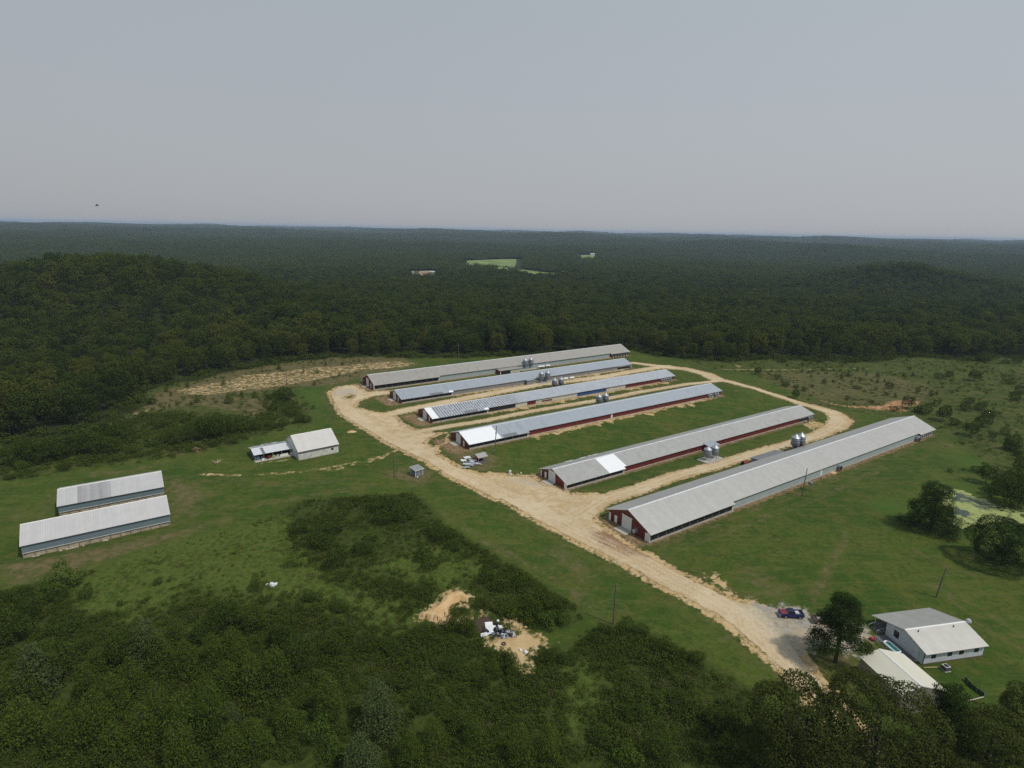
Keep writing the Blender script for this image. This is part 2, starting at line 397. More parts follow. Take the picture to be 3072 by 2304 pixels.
MOUND = W2(cDump([(100, 580), (150, 510), (280, 440), (420, 350), (480, 260), (600, 190), (720, 150), (850, 180), (900, 230), (960, 300), (900, 370), (770, 340), (680, 420), (640, 480), (620, 540), (530, 680), (400, 630), (250, 590)]))
HOLE = W2(cDump([(880, 590), (940, 540), (1080, 460), (1180, 475), (1330, 560), (1350, 650), (1210, 720), (1000, 820), (900, 730)]))
POND = W2(cPond([(915, 590), (1000, 600), (1130, 630), (1300, 690), (1480, 750), (1700, 850), (1803, 870), (1803, 960), (1550, 980), (1300, 960), (1100, 1010), (1040, 960), (1000, 850), (960, 720), (900, 640)]))
cW = lambda p: conv(p, 0, 1440, .8268)
WEEDY = [W2(cW([(330, 180), (720, 80), (720, 140), (790, 200), (850, 270), (1000, 300), (1040, 350), (960, 380), (850, 330), (760, 300), (640, 290), (560, 230), (420, 270), (330, 380), (290, 330), (230, 330), (100, 290), (160, 260)])), W2(cW([(1100, 160), (1180, 210), (1120, 290), (1000, 240), (900, 220), (980, 190)])), W2([(560, 1640), (700, 1590), (820, 1545), (880, 1570), (900, 1660), (930, 1740), (860, 1760), (740, 1800), (600, 1770), (560, 1700)]), W2([(1697, 2012), (1760, 1995), (1811, 2030), (1800, 2100), (1740, 2200), (1640, 2240), (1620, 2180), (1700, 2110)]), W2([(1390, 1700), (1430, 1688), (1485, 1700), (1480, 1725), (1410, 1735)]), W2([(380, 1700), (560, 1650), (560, 1780), (480, 1860), (400, 1840), (380, 1760)])]
# woods: beyond this line of trunks
EDGE = W2([(-900, 1340), (-400, 1335), (0, 1322)] + cL([(180, 600), (300, 570), (520, 560), (640, 530), (690, 490), (790, 450), (900, 405), (945, 350), (960, 280), (1080, 235), (1200, 210), (1330, 200), (1420, 165), (1700, 110), (2000, 70), (2212, 50)])
          + [(1100, 1070), (1250, 1072), (1400, 1072), (1600, 1064), (1750, 1058), (1850, 1050), (1900, 1050), (1963, 1068), (2085, 1080), (2166, 1086), (2250, 1080), (2318, 1077), (2450, 1082), (2594, 1086), (2673, 1080), (2700, 1070), (2791, 1072), (2949, 1086), (2988, 1070), (3072, 1076), (3300, 1080), (3700, 1090)])
WOODS = np.vstack([EDGE, [(1500, 600), (16000, 4000), (16000, 16500), (-16000, 16500), (-16000, 2000), (-700, 150)]])
FIELDS = [W2(p) for p in ([(1398, 783), (1500, 779), (1549, 779), (1543, 793), (1490, 797), (1430, 793)], [(1500, 811), (1570, 811), (1690, 825), (1700, 829), (1640, 828), (1540, 817)], [(1744, 766), (1782, 766), (1782, 772), (1750, 772)])]
CLEARINGS = [W2(p) for p in ([(1235, 815), (1302, 814), (1304, 826), (1240, 825)],)]

def hull(P):
    P = sorted(map(tuple, P)); out = []
    for Q in (P, P[::-1]):
        h = []
        for p in Q:
            while len(h) > 1 and (h[-1][0] - h[-2][0]) * (p[1] - h[-2][1]) - (h[-1][1] - h[-2][1]) * (p[0] - h[-2][0]) <= 0: h.pop()
            h.append(p)
        out += h[:-1]
    return np.array(out)
FIELDS = [hull(np.vstack([P, P * k])) for P, k in zip(FIELDS, (.90, .87, .88))]; CLEARINGS = [hull(np.vstack([P, P * .86])) for P in CLEARINGS]
# ------------------------------------------------------------------ ground sheet
def graded(a, b, step, lo, hi, g=1.16):
    c = list(np.arange(a, b + step / 2, step)); s = step; x = c[0]; L = []
    while x > lo: s *= g; x -= s; L.append(x)
    s = step; x = c[-1]
    H_ = []
    while x < hi: s *= g; x += s; H_.append(x)
    return np.array(L[::-1] + c + H_)
gx = graded(-215, 265, .95, -15500, 15500)
gy = graded(56, 395, .95, -350, 15800)
GX, GY = np.meshgrid(gx, gy)
GZ = hz(GX, GY)
GZ = GZ - 0.55 * sstep(.5, -1.5, sdpoly(GX, GY, HOLE, 20)) - .35 * sstep(.5, -2, sdpoly(GX, GY, POND, 20))
nx, ny = len(gx), len(gy)
idx = np.arange(nx * ny).reshape(ny, nx)
F = np.stack([idx[:-1, :-1], idx[:-1, 1:], idx[1:, 1:], idx[1:, :-1]], -1).reshape(-1, 4)
def fm(X, Y, polys, ks, feather):
    m = np.zeros(X.shape)
    if not isinstance(ks, list): ks = [ks] * len(polys)
    for p, k in zip(polys, ks):
        m = np.maximum(m, k * np.clip(.5 - sdpoly(X, Y, p, feather * 2) / feather, 0, 1))
    return m
rsd = road_sd(GX, GY)
m_dirt = np.maximum(fm(GX, GY, SANDY, SANDY_K, 4), .62 * np.clip(1 - rsd / 1.8, 0, 1))
m_dirt = np.maximum(m_dirt, .95 * np.clip(.5 - sdpoly(GX, GY, MOUND, 6) / 2, 0, 1))
m_dry = fm(GX, GY, BROWN, BROWN_K, 5)
m_dry = np.maximum(m_dry, .5 * np.clip(1 - rsd / 7, 0, 1))
for P in (cB([(280, 1120), (700, 955), (1100, 810), (1500, 650), (1720, 570)]), cB([(420, 1120), (800, 980), (1150, 850), (1480, 700)]), cC([(520, 120), (800, 290), (1050, 430), (1360, 640), (1500, 820)]), cC([(430, 60), (700, 240), (900, 360)]), cD([(1700, 430), (1900, 620), (2212, 800)]), cD([(1560, 360), (1800, 440), (2212, 700)]),
          cL([(1100, 900), (1500, 850), (1900, 900), (2300, 860)]), conv([(880, 640), (1050, 560), (1400, 520), (1900, 440)], 0, 1200, 1.7015), cD([(1010, 0), (900, 200), (760, 470)])):
    P = W2(P)
    for off in (-.85, .85):
        Q = P + np.array([0, off]); m_dry = np.maximum(m_dry, .46 * np.clip(1 - (sdline(GX, GY, Q, .5)) / 1.0, 0, 1))
m_lush = fm(GX, GY, LUSH, [.9, .85, .55, .6, .75, .8], 9)
m_scrub = np.clip(.5 - sdpoly(GX, GY, SCRUB, 20) / 3, 0, 1)
m_weed = fm(GX, GY, WEEDY, 1.0, 6)
m_grav = fm(GX, GY, [PARK], .85, 4)
TRAIL = W2([(1185, 1352), (1152, 1368), (1087, 1382), (970, 1406), (882, 1417), (735, 1426), (605, 1423)])
m_dirt = np.maximum(m_dirt, (.33 + .20 * vnoise(GX, GY, 7, 77)) * np.clip(1 - sdline(GX, GY, TRAIL, 1.4) / 1.5, 0, 1))
m_red = fm(GX, GY, RED, [.56, .7, .45, .45], 5)
wsd = sdpoly(GX, GY, WOODS)
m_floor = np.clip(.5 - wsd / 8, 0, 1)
# rough pasture: right-hand field and left hollow
u_ = GX * UD[0] + GY * UD[1]; v_ = GX * VD[0] + GY * VD[1]
ROUGH = [W2(cL([(-300, 900), (0, 860), (500, 800), (900, 740), (1300, 690), (1640, 600), (1900, 520), (2100, 490), (2060, 380), (1950, 300), (2000, 240), (2300, 215), (2450, 150), (2700, 90), (2212, 0), (0, 400), (-400, 600)])),
         W2(cR_([(150, 300), (0, 290), (-250, 270), (-500, 110), (0, 150), (2212, 150), (3300, 150), (3300, 1500), (2300, 1500), (2150, 1200), (2000, 1120), (1900, 1000), (1750, 850), (1560, 725), (1400, 650), (1330, 640), (1000, 600), (760, 575), (560, 530), (420, 440)]))]
m_rough = fm(GX, GY, ROUGH, 1.0, 6)
# scuffed earth along the barn walls
BARNS = {1: (30.66, 140.21, -1.26, 33.9, 158.6), 2: (12.96, 170.74, -1.73, 34.15, 135.8), 3: (-18.31, 195.82, 1.09, 34.09, 136.0), 4: (-35.18, 227.73, -.40, 33.97, 140.8), 5: (-51.72, 251.56, .32, 34.05, 139.0), 6: (-68.54, 272.18, .54, 34.09, 164.2)}
BW = {1: 8.0, 2: 6.6, 3: 6.6, 4: 6.6, 5: 6.6, 6: 8.0}
m_wall = np.zeros(GX.shape); m_spill = np.zeros(GX.shape)
for k, (X, Y, Z, yw, L, ) in BARNS.items():
    c, s_ = math.cos(R(yw)), math.sin(R(yw))
    lx = (GX - X) * c + (GY - Y) * s_; ly = -(GX - X) * s_ + (GY - Y) * c
    d = np.maximum(np.maximum(-lx, lx - L), np.abs(ly) - BW[k])
    m_wall = np.maximum(m_wall, np.clip(1 - d / (2.6 if k in (1, 2, 6) else 3.6), 0, 1) * (.78 if k != 1 else .66))
    front = (lx < 2) & (lx > -9)
    m_wall = np.maximum(m_wall, np.where(front, .80 * np.clip(1 - (np.abs(ly) - 6) / 5, 0, 1) * np.clip((lx + 9) / 4, 0, 1), 0))
    if k in (3, 4, 5):   # washed-out sandy fringe below the near wall
        t = np.clip((lx - 18) / 10, 0, 1) * np.clip((L - 2 - lx) / 6, 0, 1)
        reach = BW[k] + 1.9 + 5.5 * vnoise(lx, ly * .35, 1.9, 5) ** 2 * (.25 + vnoise(lx, lx * 0, 11, k))
        m_spill = np.maximum(m_spill, t * np.clip((reach + ly) / 3.6 + .5, 0, 1) * np.clip((-ly - BW[k] + 1.5) / 1, 0, 1) * (ly < 0) * .60)
m_dirt = np.maximum(m_dirt, m_spill)
me = np_mesh("ground", np.stack([GX, GY, GZ], -1).reshape(-1, 3), F, [], smooth=True)
def attr4(me, name, *ch):
    a = me.attributes.new(name, 'FLOAT_COLOR', 'POINT')
    a.data.foreach_set("color", np.stack([c.ravel() for c in ch], -1).astype(np.float32).ravel())
Z0 = np.zeros(GX.shape)
attr4(me, "cover_a", m_dirt, m_dry, m_lush, m_scrub)
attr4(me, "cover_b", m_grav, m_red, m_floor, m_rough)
attr4(me, "cover_c", m_weed, m_wall, Z0, Z0)
gm = bpy.data.materials.new("ground_cover"); t = NT(gm); o = t.obj()
def sepattr(nm):
    a = t.n("ShaderNodeAttribute", attribute_name=nm)
    s_ = t.n("ShaderNodeSeparateColor"); t.link(a.outputs["Color"], s_.inputs[0])
    return s_.outputs[0], s_.outputs[1], s_.outputs[2], a.outputs["Alpha"]
aD, aY, aL, aS = sepattr("cover_a"); aG, aR, aF, aU = sepattr("cover_b"); aW, aB, _, _ = sepattr("cover_c")
n30 = t.noise(.035, 4, .6, o); n6 = t.noise(.17, 5, .65, o); n1 = t.noise(.9, 5, .7, o); n02 = t.noise(4.5, 4, .7, o); n3 = t.noise(.42, 6, .72, o, .6)
rot = t.n("ShaderNodeMapping"); t.link(o, rot.inputs["Vector"]); rot.inputs["Rotation"].default_value = (0, 0, R(-34)); rot.inputs["Scale"].default_value = (.05, .55, 1)
mow = t.noise(1.0, 3, .6, rot.outputs[0])
c = t.mix(t.ramp(n30, .40, .60), (.031, .070, .007), (.060, .094, .011))
c = t.mix(t.math('MULTIPLY', t.ramp(n6, .44, .60), .8), c, (.084, .092, .017))
c = t.mix(t.math('MULTIPLY', t.ramp(t.noise(.075, 5, .7, o, .7), .52, .64), .65), c, (.024, .060, .006))
c = t.mix(t.math('MULTIPLY', t.ramp(mow, .48, .66), .65), c, (.090, .106, .022))
c = t.mix(t.math('MULTIPLY', t.ramp(t.noise(.36, 4, .7, o, .4), .50, .64), .55), c, (.026, .054, .007))
c = t.mix(t.math('MULTIPLY', t.ramp(n1, .46, .66), .7), c, (.026, .052, .007))
c = t.mix(t.math('MULTIPLY', t.ramp(t.noise(.055, 6, .75, o, 1.2), .57, .68), .55), c, (.115, .092, .036))
c = t.mix(t.math('MULTIPLY', t.ramp(n02, .50, .66), .6), c, (.115, .124, .040))
def lay(c, msk, col, k, sharp, nz):
    f = t.math('ADD', msk, t.math('MULTIPLY', t.math('SUBTRACT', nz, .5), k))
    f = t.ramp(f, .5 - sharp, .5 + sharp)
    return t.mix(f, c, col)
nmix = t.math('ADD', t.math('MULTIPLY', t.math('SUBTRACT', t.math('ADD', t.math('MULTIPLY', n3, .6), t.math('MULTIPLY', n1, .4)), .5), 1.5), .5)
rough_c = t.mix(t.ramp(n6, .35, .65), (.042, .066, .011), (.088, .092, .026))
rough_c = t.mix(t.ramp(n1, .45, .7), rough_c, (.034, .056, .010))
c = lay(c, aU, rough_c, .8, .25, nmix)
c = lay(c, aL, t.mix(n1, (.040, .090, .013), (.062, .112, .018)), 1.0, .35, nmix)
dry_c = t.mix(t.ramp(n3, .35, .65), (.098, .086, .036), (.150, .118, .060))
c = lay(c, t.math('MULTIPLY', aY, .85), dry_c, 1.5, .35, nmix)
c = lay(c, aS, t.mix(t.ramp(n1, .4, .65), (.032, .048, .009), (.056, .074, .014)), .4, .2, nmix)
c = lay(c, aW, t.mix(t.ramp(n1, .35, .65), (.048, .086, .012), (.090, .105, .022)), .7, .3, nmix)
c = lay(c, aB, t.mix(t.ramp(n1, .35, .65), (.145, .092, .048), (.27, .19, .11)), .9, .2, nmix)
dirt_c = t.mix(t.ramp(n6, .35, .65), (.42, .285, .135), (.52, .385, .21))
dirt_c = t.mix(t.math('MULTIPLY', t.ramp(n1, .5, .72), .55), dirt_c, (.60, .47, .30))
dirt_c = t.mix(t.math('MULTIPLY', t.ramp(n02, .55, .72), .4), dirt_c, (.22, .15, .07))
c = lay(c, aD, dirt_c, 1.15, .10, nmix)
c = lay(c, aR, t.mix(t.ramp(n1, .35, .65), (.36, .15, .07), (.50, .30, .17)), 1.2, .1, nmix)
grav_c = t.mix(t.ramp(n1, .35, .65), (.25, .235, .205), (.38, .35, .29))
grav_c = t.mix(t.math('MULTIPLY', t.ramp(n6, .45, .65), .7), grav_c, (.44, .34, .21))
c = lay(c, aG, grav_c, .9, .12, nmix)
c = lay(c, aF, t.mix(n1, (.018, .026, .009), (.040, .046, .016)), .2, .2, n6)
t.bsdf(c, .95, 0, n02, .5, .12, .1)
me.materials.append(gm)
ground = bpy.data.objects.new("ground", me); COL.objects.link(ground); tag(ground, "wide sheet of mown grass, rough pasture and bare soil around the farm", "ground", kind='structure')

# ------------------------------------------------------------------ contour meshes (road, pond, mound): true outlines at field > 0
def contour(name, field, x0, x1, y0, y1, st, zfun, mats, attrs=None):
    xs = np.arange(x0, x1, st); ys = np.arange(y0, y1, st); X, Y = np.meshgrid(xs, ys)
    Fv = field(X, Y); ins = Fv > 0
    V = []; idc = {}; faces = []
    def vert(key, p):
        if key not in idc: idc[key] = len(V); V.append(p)
        return idc[key]
    cells = np.argwhere(ins[:-1, :-1] | ins[1:, :-1] | ins[:-1, 1:] | ins[1:, 1:])
    for j, i in cells:
        cs = [(j, i), (j, i + 1), (j + 1, i + 1), (j + 1, i)]
        poly = []
        for k in range(4):
            a, b = cs[k], cs[(k + 1) % 4]; fa, fb = Fv[a], Fv[b]
            if fa > 0: poly.append(vert(a, (xs[a[1]], ys[a[0]])))
            if (fa > 0) != (fb > 0):
                t_ = fa / (fa - fb); key = (a, b) if a < b else (b, a)
                poly.append(vert(key, (xs[a[1]] + (xs[b[1]] - xs[a[1]]) * t_, ys[a[0]] + (ys[b[0]] - ys[a[0]]) * t_)))
        if len(poly) > 2: faces.append(poly)
    V = np.array(V)
    z = zfun(V[:, 0], V[:, 1])
    me = bpy.data.meshes.new(name); me.from_pydata(np.column_stack([V, z]).tolist(), [], faces)
    if attrs: attr4(me, "surface", *attrs(V[:, 0], V[:, 1]))
    me.materials.append(mats); me.polygons.foreach_set("use_smooth", [True] * len(faces)); me.update()
    o = bpy.data.objects.new(name, me); COL.objects.link(o)
    return o
rm = bpy.data.materials.new("sandy_gravel"); t = NT(rm); o = t.obj()
a = t.n("ShaderNodeAttribute", attribute_name="surface"); sp = t.n("ShaderNodeSeparateColor"); t.link(a.outputs["Color"], sp.inputs[0])
n30 = t.noise(.05, 4, .6, o); n4 = t.noise(.3, 5, .65, o, .5); n1 = t.noise(1.3, 5, .75, o); n02 = t.noise(6, 4, .75, o)
c = t.mix(t.ramp(n30, .40, .60), (.46, .35, .20), (.55, .445, .285))
c = t.mix(t.math('MULTIPLY', t.ramp(n4, .44, .60), .7), c, (.42, .285, .14))
c = t.mix(t.math('MULTIPLY', t.ramp(t.noise(.18, 5, .7, o, 1.0), .52, .64), .6), c, (.58, .49, .34))
c = t.mix(t.math('MULTIPLY', t.ramp(n1, .48, .66), .55), c, (.64, .54, .38))
c = t.mix(t.math('MULTIPLY', t.ramp(n02, .50, .68), .5), c, (.30, .225, .13))
c = lay(c, sp.outputs[0], t.mix(t.ramp(n1, .35, .65), (.36, .315, .24), (.50, .44, .34)), .8, .25, n4)
c = lay(c, sp.outputs[1], t.mix(t.ramp(n1, .35, .65), (.20, .125, .065), (.33, .21, .12)), .9, .25, n4)
c = t.mix(t.math('MULTIPLY', sp.outputs[2], .6), c, (.30, .215, .11))
c = t.mix(t.math('MULTIPLY', t.math('MULTIPLY', a.outputs["Alpha"], t.ramp(n4, .35, .55)), .75), c, (.60, .515, .375))
t.bsdf(c, .95, 0, n02, .4, .08, .1)
GREY_ROAD = [W2(cA([(180, 400), (240, 365), (350, 370), (380, 400), (300, 420), (220, 430)])), W2(cA([(640, 560), (740, 560), (720, 620), (640, 610)])), W2(cA([(1180, 900), (1480, 930), (1480, 980), (1300, 960)])), W2(cA([(760, 760), (900, 700), (940, 730), (850, 780)])), PARK, W2([(2450, 1760), (2190, 1800), (2330, 1850), (2520, 2000), (2440, 2020), (2260, 1870)])]
WET_ROAD = [W2(cC([(1300, 180), (1440, 170), (1700, 300), (1760, 370), (1560, 350), (1400, 290)])), W2(cA([(570, 540), (640, 560), (600, 600)]))]
MAINC = W2([(1010, 1200), (1060, 1250), (1140, 1300), (1230, 1345), (1330, 1395), (1430, 1440), (1530, 1490), (1640, 1545), (1720, 1590), (1820, 1635), (1930, 1690), (2040, 1748), (2130, 1795), (2220, 1850), (2310, 1930), (2400, 2015), (2480, 2095), (2560, 2190), (2640, 2290)])
def road_attr(x, y):
    g = fm(x, y, GREY_ROAD, [.7, .6, .7, .6, 1.0, .6], 6); w = fm(x, y, WET_ROAD, .75, 5)
    d = -road_sd(x, y)
    # wheel tracks: slightly browner crown and shoulders
    tr = np.clip(1 - d / .9, 0, 1) * .55
    ru = np.zeros_like(x)
    for P, offs in ((MAINC, (-2.4, -.9, .9, 2.4)), (L54, (-.85, .85)), (L43, (-.85, .85)), (L21, (-.85, .85)), (L65, (-.8, .8)), (LOOP, (-1, 1))):
        d_ = sdline(x, y, P, 0.0)
        tg = np.gradient(P, axis=0); nn_ = np.column_stack([-tg[:, 1], tg[:, 0]]); nn_ /= np.linalg.norm(nn_, axis=1)[:, None]
        for of in offs: ru = np.maximum(ru, np.clip(1 - sdline(x, y, P + nn_ * of, 0.0) / .55, 0, 1))
    return g, w, tr, ru
def road_field(X, Y):
    n = (vnoise(X, Y, 2.3, 1) - .5) * .5 + (vnoise(X, Y, .9, 2) - .5) * .6 + (vnoise(X, Y, 7, 3) - .5) * .7 + .3
    return -(road_sd(X, Y) + n * .85)
road = contour("gravel_road", road_field, -110, 175, 56, 380, .6, lambda x, y: hz(x, y) + .06, rm, road_attr)
tag(road, "pale sandy farm road running past the barn ends and looping round behind them", "road", kind='structure')
# pond with duckweed
pm = bpy.data.materials.new("pond_water"); t = NT(pm); o = t.obj()
n8 = t.noise(.11, 4, .6, o, .8); n1 = t.noise(.8, 5, .7, o)
f = t.ramp(t.math('ADD', n8, t.math('MULTIPLY', t.math('SUBTRACT', n1, .5), .35)), .40, .50)
c = t.mix(f, (.035, .055, .035), t.mix(t.ramp(n1, .35, .65), (.23, .27, .085), (.33, .365, .14)))
t.bsdf(c, t.math('ADD', t.math('MULTIPLY', f, .5), .3), 0, n1, .1, .05, .25)
pond = contour("pond", lambda X, Y: -sdpoly(X, Y, POND, 15) - (vnoise(X, Y, 2.5, 9) - .5) * 1.5, 95, 165, 120, 190, .7, lambda x, y: hz(x, y) + .05, pm)
tag(pond, "small pond coated with yellow green duckweed behind the round tree", "pond", kind='structure')
wm = bpy.data.materials.new("muddy_water"); t = NT(wm); n1 = t.noise(.5, 3, .6, t.obj())
t.bsdf(t.mix(n1, (.045, .026, .012), (.075, .042, .018)), .12, 0, None, spec=.5)
hole = contour("pit_water", lambda X, Y: -sdpoly(X, Y, HOLE, 15) - (vnoise(X, Y, 1.2, 4) - .5) * .8, -20, 12, 88, 115, .35, lambda x, y: hz(x, y) * 0 - .22, wm)
tag(hole, "dark muddy water in the dug pit beside the sand heap", "water", kind='structure')
sm = bpy.data.materials.new("dug_sand"); t = NT(sm); o = t.obj(); n1 = t.noise(.7, 5, .7, o); n2 = t.noise(3.5, 5, .7, o)
c = t.mix(t.ramp(n1, .35, .65), (.50, .33, .155), (.60, .43, .24)); c = t.mix(t.math('MULTIPLY', t.ramp(n2, .5, .7), .45), c, (.36, .21, .09))
t.bsdf(c, .95, 0, n2, .6, .15, .1)
def mound_z(x, y):
    s_ = -sdpoly(x, y, MOUND, 30)
    return hz(x, y) - .1 + 2.3 * (1 - np.exp(-np.maximum(s_, 0) / 1.6)) * (.55 + .6 * vnoise(x, y, 3.0, 8)) + .25 * vnoise(x, y, .8, 2) * sstep(0, .6, s_)
mound = contour("sand_heap", lambda X, Y: -sdpoly(X, Y, MOUND, 15) - (vnoise(X, Y, 1.1, 6) - .5) * .9, -30, 5, 88, 122, .3, mound_z, sm)
tag(mound, "long heap of orange sand dug out beside the muddy pit", "sand heap")
# far hay fields among the woods
fmat = mat("hay_field", (.17, .23, .075), .95, 0, .2, .02, spec=.1)
for P in FIELDS:
    lo, hi = P.min(0) - 5, P.max(0) + 5
    f = contour("field", lambda X, Y: -sdpoly(X, Y, P), lo[0], hi[0], lo[1], hi[1], 6, lambda x, y: hz(x, y) + 1.0, fmat)
    tag(f, "light green field cut into the distant woods", "field", kind='structure')
f = contour("clearing", lambda X, Y: -sdpoly(X, Y, CLEARINGS[0]), CLEARINGS[0].min(0)[0] - 5, CLEARINGS[0].max(0)[0] + 5, CLEARINGS[0].min(0)[1] - 5, CLEARINGS[0].max(0)[1] + 5, 5, lambda x, y: hz(x, y) + 1.0, mat("pale_yard", (.30, .26, .17), .95))
tag(f, "pale bare yard in the distant woods", "clearing", kind='structure')

# ------------------------------------------------------------------ surfaces of the buildings
RED_M = mat("red_metal_siding", (.135, .018, .018), .55, .0, .14, .8, ribs=.23, rib_amt=.25, stain=(.07, .02, .02), stain_amt=.4)
WHITE_M = mat("white_trim", (.74, .74, .72), .5, 0, .06, 1.0)
DOOR_M = mat("white_roll_door", (.66, .68, .69), .5, 0, .06, .8, ribs=.3, rib_axis=2, rib_amt=.18, stain=(.42, .38, .32), stain_amt=.35)
DARK_M = mat("dark_netting", (.010, .010, .011), .85, 0, .3, 1.5)
CONC_M = mat("concrete", (.40, .38, .33), .9, 0, .12, .8, stain=(.24, .2, .15), stain_amt=.5)
BEIGE_R = mat("weathered_beige_roof", (.55, .537, .505), .50, .78, .05, .7, stain=(.42, .40, .36), stain_amt=.35, sheets=.92, ribs=.46, rib_amt=.10)
TAUPE_R = mat("weathered_taupe_roof", (.47, .445, .40), .52, .7, .06, .5, stain=(.33, .30, .26), stain_amt=.4, sheets=.92)
GREY_R = mat("streaked_grey_roof", (.55, .54, .505), .50, .75, .06, .6, stain=(.40, .375, .33), stain_amt=.6, sheets=.92, ribs=.92, rib_amt=.28)
SILVER_R = mat("galvanised_roof", (.53, .565, .61), .46, .72, .05, .7, stain=(.36, .37, .38), stain_amt=.4, sheets=.92, ribs=.46, rib_amt=.10)
PATCH_W = mat("new_white_sheet", (.84, .86, .88), .42, .1, .02, .6)
PATCH_G = mat("dark_grey_sheet", (.20, .205, .215), .6, .3, .1, .8)
PALE_W = mat("pale_grey_green_siding", (.335, .395, .395), .6, 0, .07, .7, ribs=.6, rib_amt=.15, stain=(.25, .27, .25), stain_amt=.35)
GREYW = mat("grey_siding", (.225, .225, .23), .65, 0, .08, .7, ribs=.6, rib_amt=.15, stain=(.16, .15, .14), stain_amt=.3)
CREAMW = mat("off_white_siding", (.52, .50, .42), .65, 0, .08, .7, stain=(.38, .33, .25), stain_amt=.35)
BLUEW = mat("blue_tarp_wall", (.028, .075, .20), .55, 0, .15, .6)
GALV = mat("galvanised_steel", (.42, .44, .47), .45, .6, .10, .9, stain=(.30, .31, .33), stain_amt=.4)
GALV_D = mat("dull_galvanised_steel", (.25, .275, .315), .6, .35, .12, 1.2, ribs=.35, rib_axis=2, rib_amt=.2, stain=(.22, .22, .23), stain_amt=.4)
BLACK = mat("black_rubber", (.012, .012, .013), .8)
def rusty_streaks():
    m = bpy.data.materials.new("streaked_old_roof"); t = NT(m); o = t.obj()
    sep = t.n("ShaderNodeSeparateXYZ"); t.link(o, sep.inputs[0])
    x = sep.outputs[0]; ph = t.math('DIVIDE', x, 1.16)
    wob = t.noise(1.1, 3, .7, o); f = t.math('FRACT', t.math('ADD', ph, t.math('MULTIPLY', wob, .22)))
    ln = t.math('LESS_THAN', f, .36)
    brk = t.ramp(t.noise(.9, 4, .8, t.mapv(o, (1.2, .5, 1))), .36, .50)
    fade = t.ramp(x, 47, 40); shallow = t.math('MULTIPLY', t.ramp(t.noise(.4, 3, .6, o), .4, .6), .45)
    near = t.math('MAXIMUM', fade, shallow)
    amt = t.math('MULTIPLY', t.math('MULTIPLY', ln, brk), near)
    n = t.noise(.8, 4, .6, o)
    c = t.mix(n, (.44, .47, .52), (.52, .55, .59)); c = t.mix(t.math('MULTIPLY', amt, .8), c, (.06, .052, .048))
    t.bsdf(c, .5, .45, None)
    return m
STREAK_R = rusty_streaks()

